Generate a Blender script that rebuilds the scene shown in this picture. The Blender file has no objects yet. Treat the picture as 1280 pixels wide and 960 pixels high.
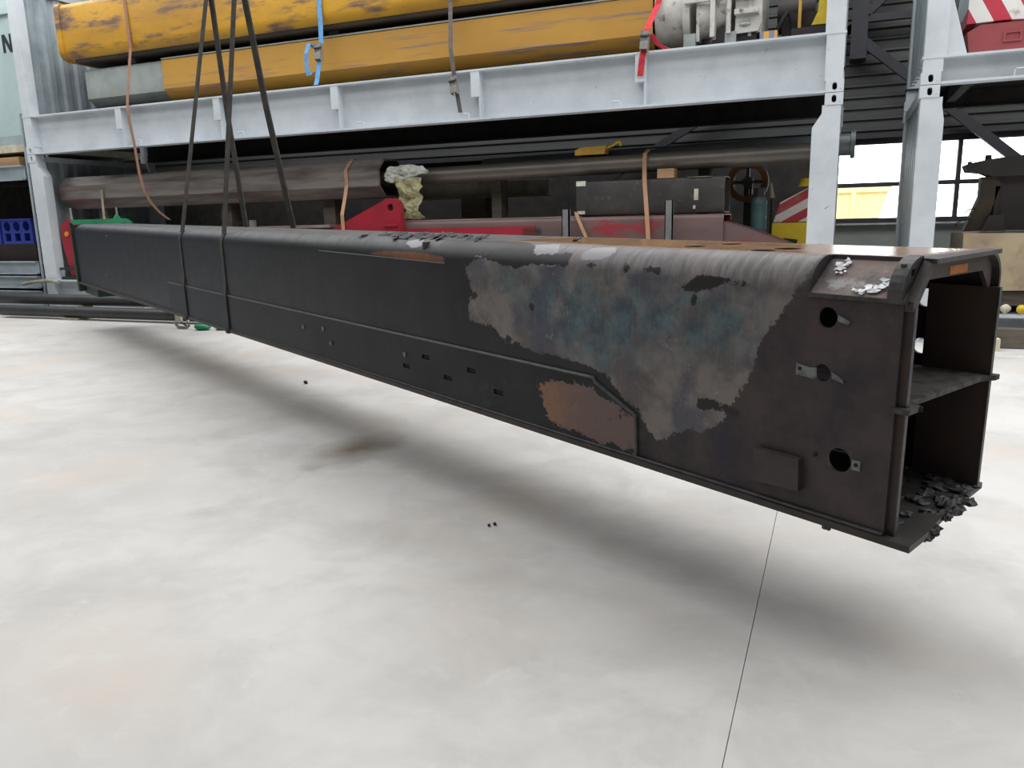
import bpy, bmesh, math, random
from mathutils import Vector, Matrix, Euler, noise
random.seed(7)
PI = math.pi
scene = bpy.context.scene
C = scene.collection

# ------------------------------------------------------------------ camera
F, YAW, PIT, ROL, CH = 980.0, 0.3949, -0.2058, -0.0244, 1.368
fw = Vector((-math.sin(YAW)*math.cos(PIT), math.cos(YAW)*math.cos(PIT), math.sin(PIT)))
rt0 = Vector((math.cos(YAW), math.sin(YAW), 0)); up0 = rt0.cross(fw)
rt = rt0*math.cos(ROL) + up0*math.sin(ROL); up = up0*math.cos(ROL) - rt0*math.sin(ROL)
cd = bpy.data.cameras.new('camera'); cam = bpy.data.objects.new('camera', cd); C.objects.link(cam)
cd.sensor_width = 36; cd.lens = F*36/1280; cd.clip_start = 0.05; cd.clip_end = 400
cam.matrix_world = Matrix(((rt.x, up.x, -fw.x, 0), (rt.y, up.y, -fw.y, 0), (rt.z, up.z, -fw.z, CH), (0, 0, 0, 1)))
scene.camera = cam

# ------------------------------------------------------------------ world, lights, exposure
world = bpy.data.worlds.new('overcast_sky'); scene.world = world; world.use_nodes = True
wbg = world.node_tree.nodes['Background']
wbg.inputs[0].default_value = (0.93, 0.97, 1.0, 1); wbg.inputs[1].default_value = 6.0
def area(name, loc, sx, sy, power, rot=(0, 0, 0), col=(0.97, 0.985, 1.0)):
    l = bpy.data.lights.new(name, 'AREA'); l.shape = 'RECTANGLE'; l.size = sx; l.size_y = sy
    l.energy = power; l.color = col
    o = bpy.data.objects.new(name, l); C.objects.link(o); o.location = loc; o.rotation_euler = rot
    return o
for sy_, pw_ in ((8.4, 2150), (3.0, 1150), (-5.0, 420)): area('roof_skylight', (0.5, sy_, 7.35), 38, 4.0, pw_)
scene.view_settings.view_transform = 'Standard'; scene.view_settings.look = 'None'
scene.view_settings.gamma = 1; scene.view_settings.use_curve_mapping = False
scene.view_settings.exposure = 0.0
scene.cycles.use_denoising = True
scene.cycles.max_bounces = 8

# ------------------------------------------------------------------ materials
MATS = {}
def _nodes(name):
    m = bpy.data.materials.new(name); m.use_nodes = True
    nt = m.node_tree; b = nt.nodes['Principled BSDF']
    return m, nt, b
def N(nt, typ, **kw):
    n = nt.nodes.new(typ)
    for k, v in kw.items():
        if k.startswith('i_'):
            n.inputs[k[2:]].default_value = v
        else: setattr(n, k, v)
    return n
def coords(nt, stretch=(1, 1, 1)):
    tc = N(nt, 'ShaderNodeTexCoord'); mp = N(nt, 'ShaderNodeMapping')
    mp.inputs['Scale'].default_value = stretch
    nt.links.new(tc.outputs['Object'], mp.inputs[0]); return mp.outputs[0]
def noisef(nt, vec, scale, detail=6, rough=0.6, dist=0.0):
    n = N(nt, 'ShaderNodeTexNoise'); n.inputs['Scale'].default_value = scale
    n.inputs['Detail'].default_value = detail; n.inputs['Roughness'].default_value = rough
    n.inputs['Distortion'].default_value = dist
    nt.links.new(vec, n.inputs['Vector']); return n.outputs['Fac']
def ramp(nt, fac, lo, hi):
    r = N(nt, 'ShaderNodeMapRange'); r.inputs[1].default_value = lo; r.inputs[2].default_value = hi
    r.clamp = True; nt.links.new(fac, r.inputs[0]); return r.outputs[0]
def mixc(nt, fac, a, b):
    m = N(nt, 'ShaderNodeMix', data_type='RGBA')
    if isinstance(fac, (int, float)): m.inputs[0].default_value = fac
    else: nt.links.new(fac, m.inputs[0])
    for s, v in ((6, a), (7, b)):
        if isinstance(v, (tuple, list)): m.inputs[s].default_value = (*v[:3], 1)
        else: nt.links.new(v, m.inputs[s])
    return m.outputs[2]
def mth(nt, op, a, b=0.0):
    m = N(nt, 'ShaderNodeMath', operation=op)
    for i, v in enumerate((a, b)):
        if isinstance(v, (int, float)): m.inputs[i].default_value = v
        else: nt.links.new(v, m.inputs[i])
    return m.outputs[0]
def bumpit(nt, b, h, strength, dist=0.01):
    n = N(nt, 'ShaderNodeBump'); n.inputs['Strength'].default_value = strength; n.inputs['Distance'].default_value = dist
    nt.links.new(h, n.inputs['Height']); nt.links.new(n.outputs[0], b.inputs['Normal'])
def mat(name, c1, c2=None, rough=0.6, metal=0.0, scale=5, stretch=(1, 1, 1), lo=0.42, hi=0.62, c3=None, scale3=14,
        stretch3=None, lo3=0.6, hi3=0.68, bump=0.15, bscale=40, emit=None):
    if name in MATS: return MATS[name]
    m, nt, b = _nodes(name)
    v = coords(nt, stretch)
    c2 = c2 or tuple(x*0.72 for x in c1)
    col = mixc(nt, ramp(nt, noisef(nt, v, scale), lo, hi), c1, c2)
    if c3:
        v3 = coords(nt, stretch3 or stretch)
        col = mixc(nt, ramp(nt, noisef(nt, v3, scale3, 8, 0.65), lo3, hi3), col, c3)
    nt.links.new(col, b.inputs['Base Color'])
    b.inputs['Roughness'].default_value = rough; b.inputs['Metallic'].default_value = metal
    if bump: bumpit(nt, b, noisef(nt, coords(nt), bscale, 4), bump)
    MATS[name] = m; return m

M_rackgrey = mat('rack_grey_paint', (0.58, 0.62, 0.655), (0.5, 0.54, 0.575), 0.5, c3=(0.22, 0.2, 0.18), scale3=11, lo3=0.66, hi3=0.75, scale=2)
M_rackend = mat('rack_end_paint', (0.36, 0.42, 0.45), (0.28, 0.33, 0.36), 0.5, scale=3, c3=(0.15, 0.14, 0.13), lo3=0.66, hi3=0.74)
M_deckshade = mat('deck_timber_and_shade', (0.035, 0.03, 0.027), (0.02, 0.018, 0.017), 0.85)  # deck timber; also stands in for shade on rear beams and rear wall
M_hole = mat('dark_void', (0.008, 0.008, 0.008), rough=0.9, bump=0)
M_yel = mat('worn_yellow_paint', (0.55, 0.29, 0.015), (0.4, 0.2, 0.015), 0.5, scale=1.2, stretch=(.5, 1, 1), c3=(0.14, 0.085, 0.06), scale3=1.6, stretch3=(.7, 3, 3), lo3=0.5, hi3=0.62)
M_och = mat('ochre_paint', (0.47, 0.25, 0.035), (0.4, 0.205, 0.03), 0.5, scale=1.0, stretch=(.4, 1, 1), c3=(0.22, 0.14, 0.12), scale3=1.8, stretch3=(.35, 3, 9), lo3=0.54, hi3=0.64)
M_soot = mat('soot_grease', (0.02, 0.016, 0.013), (0.045, 0.03, 0.015), 0.7, scale=3, stretch=(.5, 1, 1))
M_primer = mat('grey_primer', (0.27, 0.3, 0.28), (0.2, 0.23, 0.22), 0.6, scale=3, c3=(0.3, 0.26, 0.2), lo3=0.58, hi3=0.7, scale3=3)
M_white = mat('dirty_white_paint', (0.52, 0.51, 0.47), (0.4, 0.39, 0.35), 0.5, scale=4, c3=(0.13, 0.09, 0.06), scale3=6, lo3=0.56, hi3=0.66)
M_red = mat('red_paint', (0.3, 0.014, 0.03), (0.23, 0.015, 0.025), 0.4, scale=3, c3=(0.12, 0.04, 0.04), lo3=0.64, hi3=0.72)
M_redworn = mat('worn_red_paint', (0.13, 0.08, 0.075), (0.09, 0.06, 0.058), 0.5, scale=1.6, stretch=(.6, 1, 2), c3=(0.22, 0.02, 0.028), scale3=1.7, lo3=0.55, hi3=0.62)
M_pinkgrey = mat('faded_red_top', (0.2, 0.13, 0.12), (0.3, 0.24, 0.2), 0.6, scale=1.5, stretch=(.5, 1, 1))
M_hex = mat('maroon_grey_steel', (0.21, 0.19, 0.172), (0.1, 0.08, 0.075), 0.42, 0.1, scale=2, stretch=(.4, 1, 4), c3=(0.22, 0.05, 0.055), scale3=1.8, stretch3=(.5, 1, 6), lo3=0.6, hi3=0.7)
M_pipe = mat('bare_grey_pipe', (0.15, 0.13, 0.11), (0.1, 0.095, 0.09), 0.38, 0.35, scale=2, stretch=(.5, 1, 1))
M_pipe2 = mat('blue_grey_pipe', (0.14, 0.16, 0.17), (0.1, 0.115, 0.12), 0.4, 0.2, scale=2, stretch=(.5, 1, 1))
M_blackpipe = mat('black_pipe', (0.022, 0.022, 0.024), (0.032, 0.032, 0.034), 0.5, scale=3)
M_steel = mat('dark_steel', (0.055, 0.05, 0.046), (0.035, 0.033, 0.032), 0.5, 0.1, scale=3, c3=(0.1, 0.09, 0.085), lo3=0.6, hi3=0.68)
M_stake = mat('stake_grey', (0.16, 0.165, 0.165), rough=0.6)
M_cream = mat('cream_beam', (0.3, 0.29, 0.22), (0.2, 0.19, 0.14), 0.6, c3=(0.08, 0.07, 0.05), lo3=0.58, hi3=0.68, scale3=4)
M_cloth = mat('cream_cloth', (0.36, 0.34, 0.2), (0.22, 0.2, 0.1), 0.9, scale=9)
M_clothw = mat('white_cloth', (0.68, 0.7, 0.62), (0.45, 0.46, 0.4), 0.9, scale=9)
M_timber = mat('timber', (0.42, 0.26, 0.13), (0.33, 0.2, 0.1), 0.8, scale=3, stretch=(1, 6, 6))
M_timberd = mat('old_timber', (0.13, 0.11, 0.085), (0.085, 0.07, 0.058), 0.85, scale=3, stretch=(1, 5, 5))
M_tan = mat('tan_block', (0.42, 0.34, 0.22), (0.34, 0.25, 0.17), 0.85, scale=2.2, c3=(0.24, 0.2, 0.15), scale3=4, lo3=0.56, hi3=0.7)
M_strapor = mat('orange_webbing', (0.42, 0.24, 0.14), (0.36, 0.2, 0.12), 0.8, scale=30)
M_rope = mat('brown_webbing', (0.3, 0.15, 0.09), (0.24, 0.13, 0.1), 0.85, scale=10)
M_blue = mat('blue_webbing', (0.13, 0.34, 0.62), (0.1, 0.26, 0.5), 0.8, scale=20)
M_redweb = mat('red_webbing', (0.55, 0.03, 0.04), (0.42, 0.02, 0.03), 0.8, scale=20)
M_greyweb = mat('grey_webbing', (0.12, 0.1, 0.09), (0.08, 0.07, 0.065), 0.85, scale=20)
M_sling = mat('sling_webbing', (0.035, 0.032, 0.028), (0.055, 0.05, 0.042), 0.9, scale=12, bump=0.3)
M_zinc = mat('zinc', (0.4, 0.4, 0.38), (0.28, 0.27, 0.25), 0.4, 0.6, scale=20)
M_green = mat('green_paint', (0.015, 0.22, 0.09), (0.012, 0.17, 0.075), 0.4)
M_greend = mat('green_black', (0.012, 0.03, 0.02), rough=0.5)
M_teal = mat('teal_container', (0.42, 0.52, 0.52), (0.36, 0.46, 0.46), 0.5, scale=1.2)
M_bluecrate = mat('blue_plastic', (0.03, 0.05, 0.3), (0.025, 0.04, 0.24), 0.4)
M_gas = mat('cylinder_green', (0.1, 0.19, 0.19), (0.05, 0.07, 0.07), 0.5, scale=2)
M_ylwpl = mat('yellow_plastic', (0.7, 0.5, 0.02), (0.6, 0.42, 0.02), 0.5)
M_ylwor = mat('amber_plastic', (0.6, 0.36, 0.06), (0.5, 0.3, 0.05), 0.5)
M_rub = mat('black_rubber', (0.015, 0.015, 0.016), rough=0.7)
M_machine = mat('dark_machine', (0.014, 0.01, 0.01), (0.024, 0.015, 0.015), 0.6, scale=3)
M_maroon = mat('maroon_box', (0.3, 0.055, 0.06), (0.24, 0.05, 0.055), 0.6, scale=2)
M_whiteblk = mat('pale_block', (0.6, 0.55, 0.42), rough=0.8)
M_frame = mat('window_frame_dark', (0.03, 0.03, 0.04), rough=0.5)
M_sill = mat('sill_light', (0.45, 0.46, 0.45), rough=0.5)
M_wall = mat('wall_grey_green', (0.25, 0.27, 0.25), (0.2, 0.215, 0.2), 0.8, scale=1)
M_clad = mat('dark_cladding', (0.06, 0.063, 0.06), (0.042, 0.044, 0.042), 0.6, scale=1, stretch=(.3, 1, 1))
M_roof = mat('roof_sheet', (0.3, 0.3, 0.3), rough=0.8, bump=0)
M_brace = mat('building_steel', (0.025, 0.025, 0.032), rough=0.6)
M_asph = mat('yard_ground', (0.4, 0.4, 0.38), rough=0.9, bump=0)
M_skip = mat('yard_yellow', (0.9, 0.72, 0.36), (0.86, 0.66, 0.3), 0.6)

def stripe_mat(name, a, b, sx, sz, freq):
    m, nt, bs = _nodes(name)
    tc = N(nt, 'ShaderNodeTexCoord'); sp = N(nt, 'ShaderNodeSeparateXYZ'); nt.links.new(tc.outputs['Object'], sp.inputs[0])
    v = mth(nt, 'ADD', mth(nt, 'MULTIPLY', sp.outputs[0], sx), mth(nt, 'MULTIPLY', sp.outputs[2], sz))
    fr = mth(nt, 'FRACT', mth(nt, 'MULTIPLY', v, freq))
    col = mixc(nt, mth(nt, 'GREATER_THAN', fr, 0.5), a, b)
    col = mixc(nt, ramp(nt, noisef(nt, coords(nt), 9), 0.55, 0.8), col, (0.2, 0.15, 0.13))
    nt.links.new(col, bs.inputs['Base Color']); bs.inputs['Roughness'].default_value = 0.5
    return m
M_stripe = stripe_mat('red_white_stripes', (0.38, 0.03, 0.04), (0.6, 0.55, 0.5), -0.55, 1.0, 4.6)
M_stripe2 = stripe_mat('red_white_block', (0.5, 0.03, 0.06), (0.75, 0.75, 0.72), 1.0, 0.55, 3.3)

def glass_mat():
    m, nt, b = _nodes('window_glass')
    tr = N(nt, 'ShaderNodeBsdfTransparent'); gl = N(nt, 'ShaderNodeBsdfGlossy'); gl.inputs['Roughness'].default_value = 0.02
    fr = N(nt, 'ShaderNodeFresnel'); mx = N(nt, 'ShaderNodeMixShader')
    nt.links.new(fr.outputs[0], mx.inputs[0]); nt.links.new(tr.outputs[0], mx.inputs[1]); nt.links.new(gl.outputs[0], mx.inputs[2])
    nt.links.new(mx.outputs[0], nt.nodes['Material Output'].inputs[0]); return m
M_glass = glass_mat()

def floor_mat():
    m, nt, b = _nodes('pale_concrete')
    v = coords(nt)
    col = mixc(nt, ramp(nt, noisef(nt, v, 0.55, 5, 0.6), 0.38, 0.64), (0.62, 0.605, 0.58), (0.51, 0.495, 0.47))
    col = mixc(nt, mth(nt, 'MULTIPLY', ramp(nt, noisef(nt, coords(nt, (1, 1, 1)), 1.7, 8, 0.65, .4), 0.45, 0.66), 0.75), col, (0.44, 0.425, 0.405))
    col = mixc(nt, mth(nt, 'MULTIPLY', ramp(nt, noisef(nt, v, 1.1, 6, 0.6), 0.5, 0.68), 0.6), col, (0.60, 0.52, 0.45))
    col = mixc(nt, mth(nt, 'MULTIPLY', ramp(nt, noisef(nt, v, 6.5, 9, 0.7, .6), 0.56, 0.72), 0.4), col, (0.68, 0.66, 0.63))
    col = mixc(nt, mth(nt, 'MULTIPLY', ramp(nt, noisef(nt, coords(nt, (.6, 1.5, 1)), 2.3, 7, 0.7, .3), 0.57, 0.72), 0.18), col, (0.34, 0.32, 0.31))
    # oil stains with a shape of their own: (x, y, rx, ry, strength, colour)
    tc = N(nt, 'ShaderNodeTexCoord')
    warp = N(nt, 'ShaderNodeTexNoise'); warp.inputs['Scale'].default_value = 5; nt.links.new(tc.outputs['Object'], warp.inputs['Vector'])
    sc_ = N(nt, 'ShaderNodeVectorMath', operation='SCALE'); sc_.inputs['Scale'].default_value = 0.22; nt.links.new(warp.outputs['Color'], sc_.inputs[0])
    ad = N(nt, 'ShaderNodeVectorMath', operation='ADD'); nt.links.new(tc.outputs['Object'], ad.inputs[0]); nt.links.new(sc_.outputs[0], ad.inputs[1])
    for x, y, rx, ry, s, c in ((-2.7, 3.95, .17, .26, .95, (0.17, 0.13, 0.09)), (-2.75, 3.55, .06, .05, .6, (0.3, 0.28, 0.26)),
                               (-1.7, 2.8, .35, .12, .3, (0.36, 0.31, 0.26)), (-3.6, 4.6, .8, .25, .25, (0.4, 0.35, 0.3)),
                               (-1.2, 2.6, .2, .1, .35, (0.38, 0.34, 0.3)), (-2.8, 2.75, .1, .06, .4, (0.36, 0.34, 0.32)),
                               (-5.5, 6.0, 1.3, .25, .35, (0.36, 0.33, 0.3))):
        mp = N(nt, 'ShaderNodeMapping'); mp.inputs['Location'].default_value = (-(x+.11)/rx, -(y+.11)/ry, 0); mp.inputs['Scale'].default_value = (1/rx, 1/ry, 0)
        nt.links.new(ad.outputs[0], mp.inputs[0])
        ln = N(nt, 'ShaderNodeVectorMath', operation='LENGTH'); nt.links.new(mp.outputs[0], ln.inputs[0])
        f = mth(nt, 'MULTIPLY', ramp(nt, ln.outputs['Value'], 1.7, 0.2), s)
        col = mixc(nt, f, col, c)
    nt.links.new(col, b.inputs['Base Color'])
    r = N(nt, 'ShaderNodeMapRange'); r.inputs[3].default_value = 0.5; r.inputs[4].default_value = 0.75
    nt.links.new(noisef(nt, v, 1.3), r.inputs[0]); nt.links.new(r.outputs[0], b.inputs['Roughness'])
    bumpit(nt, b, noisef(nt, v, 30, 6), 0.08)
    return m
M_floor = floor_mat()

# boom steel: attributes carry signed distances (metres) to the outlines of the wear and painted highlight patches
def boom_mat():
    m, nt, b = _nodes('burnt_boom_steel')
    def at(n):
        a = N(nt, 'ShaderNodeAttribute'); a.attribute_name = n; return a.outputs['Fac']
    v = coords(nt)
    n_edge = mth(nt, 'SUBTRACT', noisef(nt, v, 17, 8, 0.7), 0.5)
    n_edge2 = mth(nt, 'SUBTRACT', noisef(nt, v, 70, 4, 0.6), 0.5)
    def msk(name, amp=0.085, soft=0.003, off=0.0):
        s = mth(nt, 'ADD', mth(nt, 'ADD', at(name), off-.05), mth(nt, 'ADD', mth(nt, 'MULTIPLY', n_edge, amp), mth(nt, 'MULTIPLY', n_edge2, amp*.4)))
        return ramp(nt, s, -soft, soft)
    # charred paint
    ch = mixc(nt, ramp(nt, noisef(nt, v, 1.3, 6), 0.4, 0.65), (0.0145, 0.016, 0.0175), (0.009, 0.009, 0.0095))
    ch = mixc(nt, ramp(nt, noisef(nt, v, 4.1, 8, 0.7), 0.58, 0.72), ch, (0.018, 0.021, 0.034))
    ch = mixc(nt, mth(nt, 'MULTIPLY', ramp(nt, noisef(nt, coords(nt, (.6, 1, 2)), 7, 8, 0.7), 0.6, 0.75), .6), ch, (0.036, 0.04, 0.042))
    ch = mixc(nt, mth(nt, 'MULTIPLY', ramp(nt, noisef(nt, coords(nt, (.5, 1, 1)), 38, 4, .6), .68, .74), .5), ch, (0.07, 0.075, 0.08))
    brown = mixc(nt, ramp(nt, noisef(nt, v, 5, 8, 0.65), 0.42, 0.6), (0.058, 0.042, 0.042), (0.03, 0.024, 0.028))
    brown = mixc(nt, mth(nt, 'MULTIPLY', ramp(nt, noisef(nt, v, 6.3, 5, 0.6), 0.58, 0.7), .7), brown, (0.07, 0.03, 0.029))
    brown = mixc(nt, mth(nt, 'MULTIPLY', ramp(nt, noisef(nt, v, 4.7, 5, 0.6), 0.6, 0.72), .7), brown, (0.02, 0.021, 0.042))
    br = N(nt, 'ShaderNodeSeparateXYZ'); tc = N(nt, 'ShaderNodeTexCoord'); nt.links.new(tc.outputs['Object'], br.inputs[0])
    ch = mixc(nt, mth(nt, 'MULTIPLY', ramp(nt, mth(nt, 'ADD', br.outputs[0], mth(nt, 'MULTIPLY', n_edge, 3.0)), -3.5, -6.0), .7), ch, (0.021, 0.025, 0.035))
    base = mixc(nt, ramp(nt, mth(nt, 'ADD', br.outputs[0], mth(nt, 'MULTIPLY', n_edge, .5)), -1.0, -0.75), ch, brown)
    # bare heat-tinted steel
    bare = mixc(nt, ramp(nt, noisef(nt, v, 5.5, 8, 0.62, .3), 0.42, 0.6), (0.19, 0.165, 0.152), (0.095, 0.083, 0.08))
    tealm = mth(nt, 'MULTIPLY', ramp(nt, mth(nt, 'ADD', at('teal'), mth(nt, 'MULTIPLY', n_edge, .35)), -0.05, 0.11), ramp(nt, noisef(nt, v, 7.5, 8, 0.68), 0.36, 0.52))
    bare = mixc(nt, mth(nt, 'MULTIPLY', tealm, .85), bare, mixc(nt, ramp(nt, noisef(nt, v, 10, 8, 0.7), 0.42, 0.62), (0.034, 0.058, 0.078), (0.085, 0.15, 0.17)))
    bare = mixc(nt, mth(nt, 'MULTIPLY', ramp(nt, noisef(nt, v, 3.7, 6, 0.6), 0.52, 0.62), .7), bare, (0.055, 0.058, 0.085))
    bare = mixc(nt, mth(nt, 'MULTIPLY', ramp(nt, noisef(nt, coords(nt, (9, 1, .7)), 8, 5, 0.6), 0.56, 0.72), .35), bare, (0.2, 0.19, 0.18))
    bare = mixc(nt, mth(nt, 'MULTIPLY', ramp(nt, noisef(nt, v, 19, 8, 0.75, 1.0), 0.6, 0.68), .5), bare, (0.24, 0.28, 0.3))
    base = mixc(nt, mth(nt, 'MULTIPLY', msk('dust_highlight', .05, .03), .75), base, mixc(nt, ramp(nt, noisef(nt, coords(nt, (3, 1, 1)), 6, 6, .65), .4, .62), (0.1, 0.105, 0.105), (0.04, 0.042, 0.044)))  # pale top band: dust plus the corner highlight put into the colour
    base = mixc(nt, msk('bare'), base, bare)
    corner = mixc(nt, ramp(nt, noisef(nt, coords(nt, (5, 1, 1)), 9, 7, .65), 0.4, 0.62), (0.22, 0.2, 0.2), (0.12, 0.108, 0.108))
    base = mixc(nt, mth(nt, 'MULTIPLY', msk('cornerbare', .06, .02), .8), base, corner)
    toprust_sheen = mixc(nt, ramp(nt, noisef(nt, v, 6, 8), 0.4, 0.6), (0.34, 0.19, 0.09), (0.22, 0.12, 0.06))  # rust colour with the orange reflection on the top plate painted in
    base = mixc(nt, msk('toprust_sheen', .08, .03), base, toprust_sheen)
    base = mixc(nt, msk('light', .035, .002, .012), base, (0.3, 0.29, 0.305))
    rust = mixc(nt, ramp(nt, noisef(nt, v, 12, 8), 0.42, 0.6), (0.2, 0.075, 0.03), (0.11, 0.06, 0.045))
    base = mixc(nt, msk('orange', .025, .004), base, rust)
    base = mixc(nt, msk('island', .05, .002), base, (0.017, 0.016, 0.016))
    nt.links.new(base, b.inputs['Base Color']); b.inputs['Specular IOR Level'].default_value = 0.3
    rr = N(nt, 'ShaderNodeMapRange'); rr.inputs[3].default_value = 0.38; rr.inputs[4].default_value = 0.6
    nt.links.new(noisef(nt, v, 6, 6), rr.inputs[0]); rg = N(nt, 'ShaderNodeMix'); nt.links.new(msk('toprust_sheen', .08, .03), rg.inputs[0]); nt.links.new(rr.outputs[0], rg.inputs[2]); rg.inputs[3].default_value = 0.16
    nt.links.new(rg.outputs[0], b.inputs['Roughness'])
    hh = mth(nt, 'ADD', mth(nt, 'MULTIPLY', msk('bare'), -.5), mth(nt, 'MULTIPLY', noisef(nt, v, 45, 6), .5))
    bumpit(nt, b, hh, 0.25, 0.006)
    return m
M_boom = boom_mat()
def doubler_mat():
    m, nt, b = _nodes('burnt_doubler_steel')
    v = coords(nt)
    a = N(nt, 'ShaderNodeAttribute'); a.attribute_name = 'rust'
    e = mth(nt, 'SUBTRACT', noisef(nt, v, 20, 8, .7), .5)
    k = ramp(nt, mth(nt, 'ADD', a.outputs['Fac'], mth(nt, 'MULTIPLY', e, .1)), .048, .052)
    ch = mixc(nt, ramp(nt, noisef(nt, v, 2, 7), 0.42, 0.62), (0.016, 0.018, 0.02), (0.0095, 0.0095, 0.010))
    ch = mixc(nt, mth(nt, 'MULTIPLY', ramp(nt, noisef(nt, v, 5, 8, .7), 0.58, 0.72), .7), ch, (0.038, 0.043, 0.045))
    sx = N(nt, 'ShaderNodeSeparateXYZ'); tc = N(nt, 'ShaderNodeTexCoord'); nt.links.new(tc.outputs['Object'], sx.inputs[0])
    ch = mixc(nt, mth(nt, 'MULTIPLY', ramp(nt, mth(nt, 'ADD', sx.outputs[0], mth(nt, 'MULTIPLY', e, 3.0)), -3.5, -6.0), .7), ch, (0.021, 0.025, 0.035))
    ru = mixc(nt, ramp(nt, mth(nt, 'ADD', sx.outputs[0], mth(nt, 'MULTIPLY', e, .5)), -1.5, -1.25), (0.25, 0.125, 0.075), (0.14, 0.095, 0.085))
    ru = mixc(nt, ramp(nt, noisef(nt, v, 21, 6), 0.62, 0.66), ru, (0.05, 0.035, 0.03))
    nt.links.new(mixc(nt, k, ch, ru), b.inputs['Base Color']); b.inputs['Roughness'].default_value = 0.55; b.inputs['Specular IOR Level'].default_value = 0.3
    bumpit(nt, b, noisef(nt, v, 45, 6), 0.2, 0.006)
    return m
M_dbl = doubler_mat()
M_boomdark = mat('burnt_steel_edge', (0.04, 0.031, 0.029), (0.022, 0.018, 0.018), 0.55, 0.1, scale=9, c3=(0.11, 0.06, 0.04), scale3=8, lo3=0.6, hi3=0.7)
M_edge = mat('burnt_edge_grey', (0.06, 0.054, 0.054), (0.03, 0.027, 0.028), 0.5, 0.2, scale=18)
M_rustin = mat('rusty_inner', (0.034, 0.024, 0.022), (0.05, 0.028, 0.02), 0.6, scale=7)
M_ash = mat('ash_dust', (0.075, 0.068, 0.065), (0.03, 0.028, 0.027), 0.9, scale=22, bump=0.6)
M_scab = mat('scabbed_plate', (0.2, 0.14, 0.12), (0.09, 0.08, 0.08), 0.6, scale=10, c3=(0.3, 0.29, 0.28), scale3=13, lo3=0.56, hi3=0.66, bump=0.4)
M_flake = mat('silver_flake', (0.62, 0.62, 0.64), (0.4, 0.4, 0.42), 0.45, 0.3, scale=20)
M_residue = mat('burnt_residue', (0.02, 0.02, 0.02), (0.05, 0.048, 0.046), 0.6, scale=30, c3=(0.2, 0.2, 0.2), scale3=24, lo3=0.66, hi3=0.72, bump=0.5)
M_boomdark2 = mat('black_paint_flake', (0.02, 0.021, 0.021), rough=0.7)
M_weld = mat('weld_bead', (0.075, 0.078, 0.08), (0.045, 0.046, 0.048), 0.5, scale=30)
M_tab = mat('pale_tab', (0.16, 0.18, 0.17), (0.08, 0.085, 0.085), 0.6, scale=25)

# ------------------------------------------------------------------ mesh helpers
def link(name, bm, m, parent=None, smooth=False, bevel=0.0):
    if bevel:
        bmesh.ops.bevel(bm, geom=[e for e in bm.edges if len(e.link_faces) == 2 and e.calc_face_angle(0) > 0.6], offset=bevel, segments=1, affect='EDGES', clamp_overlap=True)
    bmesh.ops.recalc_face_normals(bm, faces=bm.faces[:])
    me = bpy.data.meshes.new(name); bm.to_mesh(me); bm.free()
    if smooth:
        for p in me.polygons: p.use_smooth = True
        try: me.set_sharp_from_angle(angle=math.radians(35))
        except Exception: pass
    me.materials.append(m)
    o = bpy.data.objects.new(name, me); C.objects.link(o)
    if parent: o.parent = parent
    return o
def tag(o, label, cat, group=None):
    o['label'] = label; o['category'] = cat
    if group: o['group'] = group
    return o
def thing(name, label, cat, loc=(0, 0, 0), group=None):
    o = bpy.data.objects.new(name, None); C.objects.link(o); o.location = loc; o.empty_display_size = .1
    return tag(o, label, cat, group)
def struct(o): o['kind'] = 'structure'; return o
def nb(): return bmesh.new()
def box(bm, x0, x1, y0, y1, z0, z1):
    v = [bm.verts.new((x, y, z)) for z in (z0, z1) for y in (y0, y1) for x in (x0, x1)]
    for f in ((0, 2, 3, 1), (4, 5, 7, 6), (0, 1, 5, 4), (2, 6, 7, 3), (0, 4, 6, 2), (1, 3, 7, 5)):
        bm.faces.new([v[i] for i in f])
    return bm
def BX(*a): return box(nb(), *a)
def prism(bm, poly, d0, d1, axis='y'):
    def P(a, b, d): return (a, d, b) if axis == 'y' else (d, a, b) if axis == 'x' else (a, b, d)
    r = [[bm.verts.new(P(a, b, d)) for a, b in poly] for d in (d0, d1)]
    n = len(poly)
    bm.faces.new(r[0]); bm.faces.new(r[1][::-1])
    for i in range(n): bm.faces.new((r[0][i], r[0][(i+1) % n], r[1][(i+1) % n], r[1][i]))
    return bm
def frame_of(d):
    d = Vector(d).normalized(); a = Vector((0, 0, 1)) if abs(d.z) < .9 else Vector((1, 0, 0))
    u = d.cross(a).normalized(); return d, u, u.cross(d)
def cyl(bm, p0, p1, r0, r1=None, n=18, caps=True):
    r1 = r0 if r1 is None else r1
    p0, p1 = Vector(p0), Vector(p1); d, u, w = frame_of(p1-p0)
    R = [[bm.verts.new(p + (u*math.cos(2*PI*i/n) + w*math.sin(2*PI*i/n))*r) for i in range(n)] for p, r in ((p0, r0), (p1, r1))]
    for i in range(n): bm.faces.new((R[0][i], R[0][(i+1) % n], R[1][(i+1) % n], R[1][i]))
    if caps: bm.faces.new(R[0][::-1]); bm.faces.new(R[1])
    return bm
def pipe(bm, p0, p1, ro, ri, n=24):
    p0, p1 = Vector(p0), Vector(p1); d, u, w = frame_of(p1-p0)
    R = [[bm.verts.new(p + (u*math.cos(2*PI*i/n) + w*math.sin(2*PI*i/n))*r) for i in range(n)] for p, r in ((p0, ro), (p1, ro), (p1, ri), (p0, ri))]
    for k in range(4):
        for i in range(n): bm.faces.new((R[k][i], R[k][(i+1) % n], R[(k+1) % 4][(i+1) % n], R[(k+1) % 4][i]))
    return bm
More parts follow.
